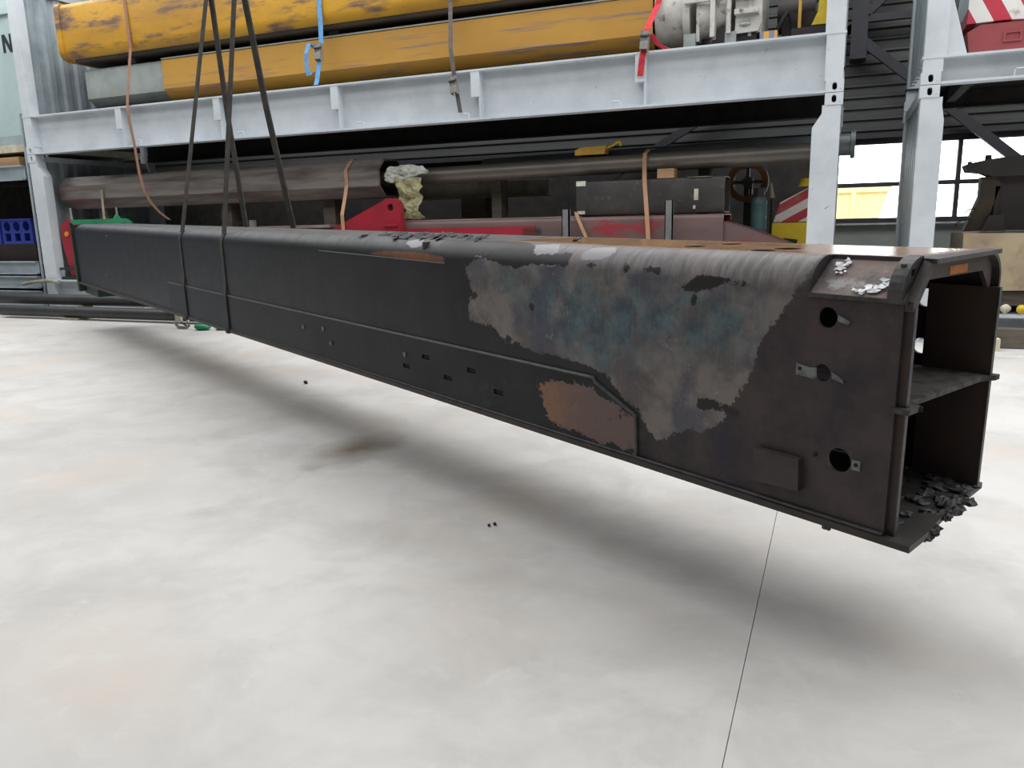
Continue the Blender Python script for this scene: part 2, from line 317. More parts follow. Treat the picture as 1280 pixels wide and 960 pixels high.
def tube(bm, pts, r, n=8, closed=False):
    pts = [Vector(p) for p in pts]; rings = []
    m = len(pts)
    for i, p in enumerate(pts):
        a = pts[(i-1) % m] if (closed or i) else p; b_ = pts[(i+1) % m] if (closed or i < m-1) else p
        d, u, w = frame_of(b_-a)
        rings.append([bm.verts.new(p + (u*math.cos(2*PI*j/n) + w*math.sin(2*PI*j/n))*r) for j in range(n)])
    for i in range(m if closed else m-1):
        A, B = rings[i], rings[(i+1) % m]
        for j in range(n): bm.faces.new((A[j], A[(j+1) % n], B[(j+1) % n], B[j]))
    if not closed: bm.faces.new(rings[0][::-1]); bm.faces.new(rings[-1])
    return bm
def ribbon(bm, pts, wv, t, closed=False):
    pts = [Vector(p) for p in pts]; wv = Vector(wv); m = len(pts); R = []
    for i, p in enumerate(pts):
        a = pts[(i-1) % m] if (closed or i) else p; b_ = pts[(i+1) % m] if (closed or i < m-1) else p
        nn = (b_-a).cross(wv).normalized()*t/2; w = wv/2
        R.append([bm.verts.new(q) for q in (p-w-nn, p+w-nn, p+w+nn, p-w+nn)])
    for i in range(m if closed else m-1):
        A, B = R[i], R[(i+1) % m]
        for j in range(4): bm.faces.new((A[j], A[(j+1) % 4], B[(j+1) % 4], B[j]))
    if not closed: bm.faces.new(R[0][::-1]); bm.faces.new(R[-1])
    return bm
def cut(o, cutter_bm):
    """cut holes: evaluates a boolean difference once and throws the cutter away"""
    bmesh.ops.recalc_face_normals(cutter_bm, faces=cutter_bm.faces[:])
    cm = bpy.data.meshes.new('c'); cutter_bm.to_mesh(cm); cutter_bm.free()
    co = bpy.data.objects.new('c', cm); C.objects.link(co); co.matrix_world = Matrix.Identity(4)
    par = o.parent; o.parent = None
    md = o.modifiers.new('b', 'BOOLEAN'); md.operation = 'DIFFERENCE'; md.object = co; md.solver = 'EXACT'
    dg = bpy.context.evaluated_depsgraph_get(); dg.update()
    me = bpy.data.meshes.new_from_object(o.evaluated_get(dg)); o.modifiers.clear()
    old = o.data; me.name = old.name; o.data = me; bpy.data.meshes.remove(old)
    bpy.data.objects.remove(co); bpy.data.meshes.remove(cm)
    o.parent = par
    return o
def copy_tree(o, parent=None, off=None):
    c = o.copy(); C.objects.link(c); c.parent = parent
    if off: c.location = Vector(o.location) + Vector(off)
    for ch in o.children: copy_tree(ch, c)
    return c
def rough_block(bm, x0, x1, y0, y1, z0, z1, amp=0.02, cuts=4, seed=0, rnd=0.0):
    """box with worn, uneven faces"""
    t = nb(); box(t, x0, x1, y0, y1, z0, z1)
    bmesh.ops.subdivide_edges(t, edges=t.edges[:], cuts=cuts, use_grid_fill=True)
    for v in t.verts:
        n_ = noise.noise_vector(v.co*3.1 + Vector((seed, seed*.7, 0)))
        v.co += n_*amp
    me = bpy.data.meshes.new('t'); t.to_mesh(me); t.free(); bm.from_mesh(me); bpy.data.meshes.remove(me)
    return bm

# ------------------------------------------------------------------ the hall
fl = struct(link('floor', BX(-30, 20, -16, 13.4, -0.3, -0.02), mat('joint_filler', (.33, .32, .31), rough=.9)))
for x0, x1, y0, y1 in ((-30, -0.2025, -16, 8.40), (-0.2, 20, -16, 8.40), (-30, 20, 8.407, 8.62), (-30, 20, 8.627, 13.4)):
    link('concrete_slab', BX(x0, x1, y0, y1, -0.02, 0.0), M_floor, fl)
struct(link('ground', BX(-60, 60, 13.6, 90, -0.3, -0.05), M_asph))
YW = 13.5
WX0, WX1, WZ0, WZ1 = -0.31, 8.99, 1.24, 2.38
wb = struct(link('wall_back', box(BX(-30, 20, YW, YW+.2, 0, 1.2), -30, WX0, YW, YW+.2, 1.2, 2.45), M_wall))
link('shade_sheet', BX(-30, WX0-.05, YW-.03, YW, 0, 2.45), M_deckshade, wb)  # near-black sheet added to put the shade behind the rack into colour
bm = BX(WX1, 20, YW, YW+.2, 1.2, 2.45); link('end_panel', bm, M_wall, wb)
# ribbed cladding over the window
prof = []
z = 2.45
while z < 7.5:
    prof += [(YW, z), (YW, z+.09), (YW-.035, z+.11), (YW-.035, z+.14), (YW, z+.16)]; z += .16
bm = nb()
A = [bm.verts.new((-30, y, z)) for y, z in prof]; B_ = [bm.verts.new((20, y, z)) for y, z in prof]
for i in range(len(prof)-1): bm.faces.new((A[i], A[i+1], B_[i+1], B_[i]))
link('cladding', bm, M_clad, wb)
struct(link('wall_front', BX(-30, 20, -16.2, -16, 0, 7.5), M_wall))
struct(link('wall_left', BX(-30.2, -30, -16, 13.6, 0, 7.5), M_wall))
struct(link('wall_right', BX(20, 20.2, -16, 13.6, 0, 7.5), M_wall))
struct(link('ceiling', BX(-30, 20, -16, 13.6, 7.5, 7.6), M_roof))
win = struct(link('window_1', box(box(box(nb(), WX0, WX1, YW-.03, YW+.1, WZ0-.04, WZ0+.03), WX0, WX1, YW-.03, YW+.1, WZ1-.02, WZ1+.07), WX0, WX1, YW-.02, YW+.08, 1.735, 1.80), M_frame))
link('window_sill', BX(WX0, WX1, YW-.09, YW+.02, WZ0-.07, WZ0-.045), M_sill, win)
x = WX0
while x <= WX1+.01:
    link('mullion', BX(x-.03, x+.03, YW-.025, YW+.09, WZ0+.03, WZ1-.02), M_frame, win); x += 1.86
x = WX0
while x < WX1-.1:
    for za, zb in ((WZ0+.03, 1.735), (1.80, WZ1-.02)):
        link('pane', BX(x+.03, x+1.83, YW+.03, YW+.036, za, zb), M_glass, win)
    x += 1.86
# building bracing in front of the back wall
def bar(name, p0, p1, w, h, m, parent=None):
    p0, p1 = Vector(p0), Vector(p1); d = (p1-p0).normalized(); yv = Vector((0, 1, 0)); n = d.cross(yv).normalized()
    bm = nb(); vs = []
    for p in (p0, p1):
        vs.append([bm.verts.new(p + n*a*h/2 + yv*b*w/2) for a, b in ((-1, -1), (1, -1), (1, 1), (-1, 1))])
    bm.faces.new(vs[0]); bm.faces.new(vs[1][::-1])
    for i in range(4): bm.faces.new((vs[0][i], vs[0][(i+1) % 4], vs[1][(i+1) % 4], vs[1][i]))
    return link(name, bm, m, parent)
br = thing('wall_bracing', 'dark steel cross bracing on the ribbed wall above the window', 'bracing', (0, 0, 0))
bar('diagonal', (-0.1, 13.2, 4.0), (2.95, 13.2, 1.42), .1, .13, M_brace, br)
bar('diagonal', (-0.1, 13.2, 3.9), (1.3, 13.2, 5.2), .1, .11, M_brace, br)
bar('strut', (0.0, 13.2, 4.09), (3.2, 13.2, 4.07), .1, .1, M_brace, br)
bar('strut', (-4.2, 13.2, 1.7), (-0.1, 13.2, 4.0), .1, .12, M_brace, br)
link('column', box(nb(), -.02, .2, 13.14, 13.5, 3.55, 7.5), M_brace, br)
bar('purlin', (-30, 13.4, 2.47), (20, 13.4, 2.47), .1, .06, M_brace, br)

# outside: yellow skip beyond the window
t = thing('yard_skip', 'pale yellow steel container standing outside beyond the window', 'container', (-2.4, 23, -.05))
link('body', prism(nb(), [(-3.3, .3), (3.0, .3), (3.45, 1.95), (-3.6, 1.95)], -1.0, 1.0), M_skip, t)
link('rim', box(box(nb(), -3.65, 3.5, -1.06, -.98, 1.9, 2.02), -3.65, 3.5, .98, 1.06, 1.9, 2.02), M_skip, t)
for k in range(6): link('rib', BX(-2.9+k*1.1, -2.8+k*1.1, -1.06, -1.0, .35, 1.9), M_skip, t)
link('skid', box(box(nb(), -3, 3, -.8, -.6, 0, .3), -3, 3, .6, .8, 0, .3), M_steel, t)

# ------------------------------------------------------------------ flat racks
Y0 = 9.215; DEP = 2.44
def oval(bm, cx, cz, rx, rz, y0, y1, n=14):
    pts = []
    for i in range(n):
        a = 2*PI*i/n; pts.append((cx + rx*math.cos(a), cz + (rz-rx)*(1 if math.sin(a) > 0 else -1) + rx*math.sin(a)))
    return prism(bm, pts, y0, y1)
def casting_mesh(sgn):
    bm = BX(0, .178, 0, .162, 0, .118)
    o = link('corner_casting', bm, M_rackgrey, None, bevel=.006)
    c = nb(); oval(c, .089, .059, .024, .038, -.05, .12); cut(o, c)
    me = o.data; bpy.data.objects.remove(o); return me
CAST = casting_mesh(1)
def casting(x, y, z, parent, flip=False):
    o = bpy.data.objects.new('corner_casting', CAST); C.objects.link(o); o.parent = parent; o.location = (x, y, z)
    if flip: o.location = (x+.178, y+.162, z); o.rotation_euler = (0, 0, PI)
    h = link('hole_back', BX(.05, .128, .09, .1, .01, .108), M_hole, o)
    return o
def corrugated(bm, x, y0, y1, z0, z1, depth=.045, period=.26):
    pts = []; y = y0
    while y < y1-.01:
        for dy, dx in ((0, 0), (.36, 0), (.5, 1), (.86, 1)):
            yy = y + dy*period
            if yy < y1: pts.append((yy, x + dx*depth))
        y += period
    pts.append((y1, x))
    A = [bm.verts.new((px, py, z0)) for py, px in pts]; B = [bm.verts.new((px, py, z1)) for py, px in pts]
    A2 = [bm.verts.new((px-.006, py, z0)) for py, px in pts]; B2 = [bm.verts.new((px-.006, py, z1)) for py, px in pts]
    for i in range(len(pts)-1):
        bm.faces.new((A[i], A[i+1], B[i+1], B[i])); bm.faces.new((A2[i], B2[i], B2[i+1], A2[i+1]))
    return bm
def stiffener_parts(root, x, zb, zt):
    h = zt-zb
    bm = BX(x-.065, x+.05, Y0+.004, Y0+.13, zt-.022-h*.5, zt-.022)
    link('stake_pocket', bm, M_rackgrey, root, bevel=.004)
    link('stiffener', BX(x+.035, x+.05, Y0+.012, Y0+.13, zb+.022, zt-.022-h*.5), M_rackgrey, root)
def lashing(root, x, zb):
    bm = nb(); tube(bm, [(x-.06, Y0+.02, zb+.02), (x-.06, Y0+.015, zb+.075), (x-.045, Y0+.012, zb+.088), (x+.045, Y0+.012, zb+.088), (x+.06, Y0+.015, zb+.075), (x+.06, Y0+.02, zb+.02)], .008, 6)
    link('lashing_ring', bm, M_rackgrey, root, True)
def flat_rack(label, x0, x1, z0, beam, top, stiff, lash, endwalls, kind, castbot=True, post_w=(.29, .2), crossn=10):
    """container flat rack: side beams, deck, corner posts, castings, end walls"""
    root = thing('flat_rack', label, 'rack', (0, 0, 0), 'stacked container flat racks')
    zt = z0+beam
    for yf, s in ((Y0, 1), (Y0+DEP, -1)):
        a = (lambda v: yf + s*v)
        lo = (lambda p, q: (min(a(p), a(q)), max(a(p), a(q))))
        xa, xb = x0+.18, x1-.18
        bm = nb()
        box(bm, xa, xb, *lo(.13, .142), z0+.02, zt-.02)
        mb = M_rackgrey if s == 1 else M_deckshade  # rear beam is the same grey steel; its shade is painted near-black
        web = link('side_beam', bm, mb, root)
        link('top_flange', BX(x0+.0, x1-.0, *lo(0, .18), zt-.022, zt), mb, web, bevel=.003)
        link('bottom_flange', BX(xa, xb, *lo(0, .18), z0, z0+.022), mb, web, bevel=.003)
    link('deck', BX(x0+.15, x1-.15, Y0+.15, Y0+DEP-.15, zt-.06, zt-.005), M_deckshade, root)
    for k in range(crossn):
        xx = x0+.5+(x1-x0-1)*k/(crossn-1)
        link('cross_member', BX(xx-.05, xx+.05, Y0+.142, Y0+DEP-.142, zt-.2, zt-.06), M_deckshade, root)
    for x in stiff: stiffener_parts(root, x, z0, zt)
    for x in lash: lashing(root, x, z0)
    W1, W2 = post_w
    for left in (True, False):
        for back in (False, True):
            ya, yb = (Y0+DEP-.16, Y0+DEP) if back else (Y0, Y0+.16)
            e = x0 if left else x1; sg = 1 if left else -1
            # lower block beside the beam (narrow), post above it (wide), chamfer under the top casting
            pts = [(e+sg*.012, z0+.118 if castbot else z0), (e+sg*.19, z0+.118 if castbot else z0), (e+sg*.19, zt-.022)]
            p1 = prism(nb(), pts + [(e+sg*.012, zt-.022)], ya+.004, yb)
            link('post_foot', p1, M_rackgrey, root)
            pts = [(e+sg*.015, zt), (e+sg*W1, zt), (e+sg*W1, top-.34), (e+sg*W2, top-.2), (e+sg*W2, top-.118), (e+sg*.015, top-.118)]
            link('corner_post', prism(nb(), pts, ya+.006, yb), M_rackgrey, root, bevel=.006)
            xx = e if left else e-.178
            if castbot: casting(xx, Y0 if not back else Y0+DEP-.162, z0, root, back)
            casting(xx, Y0 if not back else Y0+DEP-.162, top-.118, root, back)
    for left, ew in zip((True, False), endwalls):
        if not ew: continue
        e = x0+.05 if left else x1-.095
        ea, eb = Y0+.16, Y0+DEP-.16
        w = link('end_wall', corrugated(nb(), e, ea, eb, zt+.02, top-.1), M_rackend, root)
        link('end_rail', BX(e-.03, e+.08, ea, eb, top-.1, top-.02), M_rackgrey, w)
    return root
RX0, RX1 = -12.244, -0.052
ST = (-10.16, -8.27, -6.28, -4.23, -2.18)
TOP1 = 2.585
flat_rack('grey flat rack on the floor, under the rack with yellow booms', RX0, RX1, 0.0, .58, TOP1, ST, (-9.8, -5.95), (True, False), 'low', post_w=(.29, .2))
up_ = flat_rack('grey flat rack carrying the yellow booms, upper of its stack', RX0, RX1, TOP1+.006, .59, 5.19, ST, (-9.83, -7.9, -5.92, -4.3-.1, -2.48), (True, True), 'up', post_w=(.205, .2))
QX0, QX1 = .655, 12.8
flat_rack('grey flat rack near the window, beneath the maroon box', QX0, QX1, 0.0, .30, TOP1, (3.1, 5.2), (), (True, True), 'low', post_w=(.235, .21))
r4 = flat_rack('grey flat rack carrying the maroon box and striped block', QX0, QX1, TOP1+.006, .265, 5.19, (3.1, 5.2), (1.52,), (True, True), 'up', post_w=(.215, .21))
link('gusset', prism(nb(), [(QX0+.2, TOP1+.27), (QX0+.39, TOP1+.27), (QX0+.22, TOP1+.85), (QX0+.2, TOP1+.85)], Y0+.03, Y0+.05), M_rackgrey, r4)
D1, D2 = .58, TOP1+.596      # deck heights
D2R = TOP1+.271

# ------------------------------------------------------------------ extruded booms on the racks
def extrude_x(prof, x0, x1, segs=1):
    bm = nb(); n = len(prof); R = []
    for k in range(segs+1):
        x = x0 + (x1-x0)*k/segs; R.append([bm.verts.new((x, y, z)) for y, z in prof])
    for k in range(segs):
        for i in range(n): bm.faces.new((R[k][i], R[k][(i+1) % n], R[k+1][(i+1) % n], R[k+1][i]))
    return bm, R
def solid_x(prof, x0, x1):
    bm, R = extrude_x(prof, x0, x1); bm.faces.new(R[0][::-1]); bm.faces.new(R[-1]); return bm
def hollow_x(prof, x0, x1, t):
    cy = sum(p[0] for p in prof)/len(prof); cz = sum(p[1] for p in prof)/len(prof)
    def sh(p):
        dy, dz = p[0]-cy, p[1]-cz; l = math.hypot(dy, dz); return (p[0]-dy/l*t, p[1]-dz/l*t)
    inn = [sh(p) for p in prof]
    bm, R = extrude_x(prof, x0, x1); n = len(prof)
    R2 = [[bm.verts.new((x, y, z)) for y, z in inn] for x in (x0, x1)]
    for i in range(n):
        j = (i+1) % n
        bm.faces.new((R2[0][i], R2[1][i], R2[1][j], R2[0][j]))
        bm.faces.new((R[0][i], R2[0][i], R2[0][j], R[0][j])); bm.faces.new((R[1][i], R[1][j], R2[1][j], R2[1][i]))
    return bm
def rrect(y0, y1, z0, z1, rt_, rb, n=5):
    p = []
    for cy, cz, r, a0 in ((y1-rb, z0+rb, rb, -PI/2), (y1-rt_, z1-rt_, rt_, 0), (y0+rt_, z1-rt_, rt_, PI/2), (y0+rb, z0+rb, rb, PI)):
        for i in range(n+1):
            a = a0 + PI/2*i/n; p.append((cy + r*math.cos(a), cz + r*math.sin(a)))
    return p
# lower ochre boom
t = thing('crane_boom', 'ochre crane boom with scraped sides lying on the grey rack', 'crane boom', (0, 0, 0))
ZB = D2+.06
prof = [(9.52, 3.42), (9.62, ZB+.05), (9.72, ZB), (10.1, ZB), (10.2, ZB+.05), (10.3, 3.42), (10.3, 3.82), (10.26, 3.86), (9.56, 3.86), (9.52, 3.82)]
link('outer_section', hollow_x(prof, -9.5, -2.12, .02), M_och, t, True)
prof2 = [(9.55, 3.40), (9.66, ZB+.07), (9.74, ZB+.02), (10.08, ZB+.02), (10.16, ZB+.07), (10.27, 3.40), (10.27, 3.79), (10.24, 3.835), (9.58, 3.835), (9.55, 3.79)]
link('inner_section', hollow_x(prof2, -11.12, -9.45, .02), M_primer, t, True)
link('edge_strip', BX(-9.5, -2.12, 9.512, 9.522, 3.835, 3.852), M_primer, t)
# upper yellow boom
t = thing('crane_boom', 'dirty yellow crane boom with sooty underside stacked on the ochre boom', 'crane boom', (0, 0, 0))
zb = 3.965
prof = rrect(9.38, 10.45, zb, 4.78, .08, .16, 5)
link('outer_section', hollow_x(prof, -11.38, -2.2, .03), M_yel, t, True)
prof = rrect(9.47, 10.36, zb-.035, 4.0, .01, .02, 2)
link('wear_plate', solid_x(prof, -11.2, -2.3), M_soot, t)
link('end_collar', hollow_x(rrect(9.36, 10.47, zb-.005, 4.8, .08, .16, 5), -11.40, -11.3, .03), M_yel, t, True)
def block(name, label, cat, x0, x1, y0, y1, z0, z1, m, group=None, parent=None, bev=.006):
    o = link(name, BX(x0, x1, y0, y1, z0, z1), m, parent, bevel=bev)
    if label: tag(o, label, cat, group)
    return o
for i, x in enumerate((-10.6, -7.0, -3.2)):
    block('timber_bearer', 'timber bearer under the ochre crane boom on the rack deck', 'timber', x-.1, x+.1, 9.5, 10.4, D2, ZB, M_timberd, 'bearers under the ochre boom')
for i, x in enumerate((-10.2, -6.5, -2.9)):
    block('timber_bearer', 'timber bearer between the two stacked yellow booms', 'timber', x-.08, x+.08, 9.62, 10.3, 3.86, zb-.035, M_timberd, 'bearers between the yellow booms')
# white boom head at the end of the ochre boom
t = thing('boom_head', 'dirty white boom head with ribs and pulley on the grey rack', 'machinery', (0, 0, 0))
link('drum', cyl(nb(), (-2.1, 9.92, 3.66), (-1.76, 9.92, 3.66), .4, .4, 28), M_white, t, True, )
link('drum_flange', cyl(nb(), (-1.78, 9.92, 3.64), (-1.7, 9.92, 3.64), .43, .43, 28), M_white, t, True)
for k, (x, zz) in enumerate(((-1.62, 4.1), (-1.44, 4.0), (-1.3, 3.95), (-1.06, 4.05))):
    bm = prism(nb(), [(9.5, D2+.1), (10.35, D2+.1), (10.4, zz), (9.46, zz)], x, x+.035, 'x')
    o = link('rib_plate', bm, M_white, t)
bm = cyl(nb(), (-1.6, 9.72, 3.56), (-1.3, 9.72, 3.56), .24, .2, 20); link('pulley', bm, M_white, t, True)
bm = cyl(nb(), (-1.6, 9.72, 3.56), (-1.28, 9.72, 3.56), .1, .1, 16); link('pulley_hub', bm, M_steel, t, True)
link('flat_bar', box(nb(), -1.75, -.98, 9.44, 9.5, 3.68, 3.72), M_white, t)
link('upright_bar', box(box(nb(), -1.46, -1.41, 9.42, 9.5, 3.3, 3.95), -1.28, -1.24, 9.42, 9.5, 3.32, 3.95), M_white, t)
link('foot_block', BX(-1.75, -1.62, 9.45, 9.7, D2, 3.36), M_primer, t); link('foot_block', BX(-1.3, -1.18, 9.45, 9.6, D2+.02, 3.34), M_primer, t)
bm = prism(nb(), [(-1.18, 3.52), (-1.02, 3.56), (-.92, 3.4), (-.95, D2+.14), (-1.2, D2+.13)], 9.46, 9.5); link('face_plate', bm, M_white, t)
link('housing', box(nb(), -1.2, -.92, 9.5, 10.3, D2+.13, 4.1), M_white, t, bevel=.02)
link('ledge', box(nb(), -1.2, -.95, 9.4, 9.5, 3.50, 3.55), M_white, t, bevel=.01)
bm = cyl(nb(), (-1.1, 9.44, 3.72), (-1.1, 9.52, 3.72), .05, .05, 14); link('boss', bm, M_white, t, True)
bm = cyl(nb(), (-1.0, 9.46, 3.68), (-1.0, 9.52, 3.68), .02, .02, 12); link('bolt', bm, M_hole, t)
link('under_arm', prism(nb(), [(-1.35, 3.42), (-1.0, 3.42), (-.95, D2), (-1.5, D2)], 9.5, 10.2), M_machine, t)
bm = nb(); bmesh.ops.create_uvsphere(bm, u_segments=12, v_segments=8, radius=.05)
bmesh.ops.transform(bm, matrix=Matrix.Translation((-1.09, 9.46, 3.40)) @ Matrix.Diagonal((1.3, .6, .5, 1)), verts=bm.verts[:]); link('grease_cap', bm, M_zinc, t, True)
# yellow frame and bits at the rack's right end
t = thing('pump_unit', 'dark pump unit with yellow bracket behind the white boom head', 'machinery', (0, 0, 0))
link('body', box(nb(), -.74, -.28, 9.9, 10.6, D2, 3.55), M_machine, t, bevel=.05)
link('tank', cyl(nb(), (-.8, 10.2, 3.6), (-.4, 10.2, 3.6), .2, .2, 18), M_machine, t, True)
link('hose', tube(nb(), [(-.85, 9.85, 3.25), (-.75, 9.8, 3.42), (-.68, 9.82, 3.55), (-.62, 9.85, 3.45), (-.6, 9.86, 3.3)], .03, 8), M_rub, t, True)
link('bracket', prism(nb(), [(-.42, 3.37), (-.22, 3.37), (-.26, 3.5), (-.28, 3.8), (-.26, 4.0), (-.36, 4.0), (-.34, 3.8), (-.36, 3.5)], 9.72, 9.78), M_ylwpl, t)
link('bracket_side', box(nb(), -.56, -.53, 9.72, 9.9, 3.3, 4.0), M_ylwor, t)
link('skid_plate', box(nb(), -.62, -.22, 9.65, 9.95, D2+.05, 3.34), M_machine, t)
o = tag(link('parts_box', box(nb(), -.93, -.75, 9.45, 9.6, D2, D2+.12), stripe_mat('orange_blue_box', (0.6, 0.35, 0.05), (0.2, 0.2, 0.3), 1, 0, 9), None, bevel=.008), 'small orange and blue box on the rack beside the pump', 'box')

# ratchet straps on the upper rack
def strap(name, label, pts, w, m, cat='strap', ratchet=None, tail=None, m2=None, group=None):
    root = thing(name, label, cat, (0, 0, 0), group)
    link('webbing', ribbon(nb(), pts, (w, 0, 0), .005), m, root)
    if ratchet:
        x, y, z, a = ratchet
        bm = box(nb(), -.035, .035, -.03, .03, -.09, .09); box(bm, -.042, -.036, -.045, .035, -.12, .1); box(bm, .036, .042, -.045, .035, -.12, .1)
        o = link('ratchet', bm, M_zinc, root); o.location = (x, y, z); o.rotation_euler = (0, a, 0)
        s = link('spool', cyl(nb(), (-.05, -.035, .04), (.05, -.035, .04), .018, .018, 12), M_steel, o, True)
        link('handle', box(nb(), -.045, .045, -.055, -.04, -.1, -.02), M_zinc, o)
    if tail: link('loose_tail', ribbon(nb(), tail, (w*.9, 0, 0), .005), m2 or m, root)
    return root
strap('ratchet_strap', 'pale blue ratchet strap over the stacked yellow booms', [(-6.52, 9.36, 4.5), (-6.52, 9.36, 4.0), (-6.525, 9.35, 3.72), (-6.55, 9.23, 3.24), (-6.555, 9.21, 3.19)], .07, M_blue, ratchet=(-6.53, 9.30, 3.62, 0.0),
      tail=[(-6.58, 9.30, 3.66), (-6.65, 9.25, 3.72), (-6.68, 9.22, 3.6), (-6.69, 9.22, 3.42), (-6.67, 9.22, 3.32), (-6.62, 9.23, 3.36)])
strap('ratchet_strap', 'dark grey ratchet strap hooked to the rack ring', [(-4.63, 9.36, 4.4), (-4.6, 9.36, 4.0), (-4.55, 9.22, 3.45), (-4.51, 9.19, 3.2), (-4.48, 9.2, 2.95), (-4.44, 9.205, 2.69)], .055, M_greyweb, ratchet=(-4.5, 9.18, 3.02, -.12))
strap('ratchet_strap', 'red ratchet strap pulled over the ochre boom end', [(-2.02, 9.50, 3.87), (-2.05, 9.48, 3.72), (-2.12, 9.25, 3.42), (-2.14, 9.2, 3.2), (-2.16, 9.19, 3.1), (-2.18, 9.195, 2.92)], .07, M_redweb, ratchet=(-2.125, 9.18, 3.29, .06),
      tail=[(-2.08, 9.24, 3.36), (-2.0, 9.3, 3.25), (-1.9, 9.35, 3.2), (-1.8, 9.4, 3.215)])
strap('lashing_webbing', 'brown lashing webbing hanging down in front of the rack near its corrugated end', [(-9.95, 9.6, 4.79), (-9.94, 9.37, 4.78), (-9.92, 9.365, 4.5), (-9.9, 9.35, 4.0), (-9.91, 9.2, 3.3), (-9.9, 9.16, 3.1), (-9.86, 9.15, 2.85), (-9.83, 9.15, 2.6), (-9.8, 9.15, 2.2), (-9.75, 9.16, 1.92), (-9.66, 9.18, 1.75), (-9.52, 9.2, 1.6), (-9.38, 9.22, 1.5)], .05, M_rope)

# ------------------------------------------------------------------ lower level goods
# many-sided dark boom
def octa(cy, cz, ry, rz, fl_=.42):
    return [(cy-ry, cz-rz*fl_), (cy-ry*.55, cz-rz), (cy+ry*.55, cz-rz), (cy+ry, cz-rz*fl_), (cy+ry, cz+rz*fl_), (cy+ry*.55, cz+rz), (cy-ry*.55, cz+rz), (cy-ry, cz+rz*fl_)]
t = thing('telescopic_boom', 'many-sided maroon grey boom section on the lower rack', 'crane boom', (0, 0, 0))
link('section', hollow_x(octa(9.83, 1.98, .33, .255), -12.0, -5.84, .02), M_hex, t)
link('edge_band', hollow_x(octa(9.83, 1.98, .338, .262), -6.5, -5.85, .012), M_hex, t)
# steel pipes
o = tag(link('steel_pipe', pipe(nb(), (-6.3, 9.9, 1.98), (-.18, 9.86, 2.04), .112, .098), M_pipe, None, True), 'dull grey steel pipe sliding out of the maroon boom', 'pipe', 'long pipes on the lower rack')
t = thing('flanged_pipe', 'blue grey pipe with a flange passing behind the rack post', 'pipe', (0, 0, 0))
link('pipe_wall', pipe(nb(), (-4.6, 10.25, 2.08), (.05, 10.22, 2.135), .125, .11), M_pipe2, t, True)
link('flange', pipe(nb(), (.05, 10.22, 2.135), (.1, 10.22, 2.135), .16, .11), M_pipe2, t, True)
# pipe cradle hidden behind: timbers
for x, lb in ((-4.4, 'upright timber propping the flanged pipe behind the cream sheet'), (-1.6, 'upright timber propping the flanged pipe behind the black girder')):
    block('timber_bearer', lb, 'timber', x-.07, x+.07, 10.16, 10.4, D1, 1.95, M_timberd, 'props under the long pipes')
# long red boom underneath
t = thing('red_boom', 'red worn boom with pierced lug lying low on the rack', 'crane boom', (0, 0, 0))
link('body', hollow_x(rrect(9.42, 10.1, .78, 1.385, .05, .05, 3), -5.7, -1.25, .02), M_redworn, t, True)
link('top_plate', BX(-5.6, -3.0, 9.47, 10.05, 1.386, 1.40), M_pinkgrey, t)
link('side_strip', BX(-5.5, -3.55, 9.405, 9.42, 1.17, 1.29), M_red, t)
o = link('nose', prism(nb(), [(-1.25, .8), (-.5, .8), (-.5, 1.02), (-1.0, 1.22), (-1.25, 1.30)], 9.45, 10.07), M_redworn, t)
lug = link('lug', prism(nb(), [(-6.55, 1.26), (-6.5, 1.31)] + [(-5.68, 1.66), (-5.62, 1.695), (-5.5, 1.69), (-5.44, 1.64), (-5.42, 1.5), (-5.43, 1.2), (-6.4, 1.2)], 9.28, 9.40), M_red, t, bevel=.01)
cut(lug, cyl(nb(), (-5.56, 9.0, 1.575), (-5.56, 9.8, 1.575), .048, .048, 18))
link('lug_step', BX(-5.68, -5.45, 9.24, 9.28, 1.33, 1.37), M_red, t)
link('slot_plate', box(BX(-3.72, -3.48, 9.395, 9.405, 1.24, 1.26), -3.72, -3.48, 9.395, 9.405, 1.19, 1.215), M_soot, t)
link('ring_base', BX(-6.4, -5.7, 9.3, 10.05, .78, 1.2), M_redworn, t)
t = thing('beam_stack', 'flat dusty pink beam beyond the red lug on the lower rack', 'beam', (0, 0, 0))
link('upper_flange', BX(-9.6, -6.6, 9.35, 9.95, 1.33, 1.37), M_pinkgrey, t)
link('web', BX(-9.6, -6.6, 9.6, 9.66, .82, 1.33), M_steel, t)
link('lower_flange', BX(-9.6, -6.6, 9.35, 9.95, .78, .82), M_steel, t)
link('cleat', BX(-7.95, -7.86, 9.3, 9.35, 1.3, 1.46), M_stake, t)
for x in (-9.2, -7.2, -5.0, -2.0):
    block('timber_bearer', 'timber bearer on the deck under the red boom and pink beam', 'timber', x-.1, x+.1, 9.4, 10.15, D1, .78, M_timberd, 'bearers on the lower deck')
for i, x in enumerate((-11.4, -8.8, -6.9)):
    zlo = D1 if x < -9.7 else 1.37
    block('timber_bearer', 'timber packing under the maroon boom', 'timber', x-.1, x+.1, 9.8, 10.05, zlo, 1.72, M_timberd, 'packing under the maroon boom')
o = tag(link('channel_beam', box(box(nb(), -6.0, -3.9, 10.75, 10.9, 1.72, 1.92), -6.0, -3.9, 10.7, 11.0, 1.70, 1.72), M_cream, None, bevel=.01), 'cream weathered channel beam deep in the rack behind the pipe', 'beam')
block('timber_bearer', 'tall timber stand under the cream channel beam', 'timber', -5.2, -4.8, 10.7, 11.0, D1, 1.70, M_timberd)
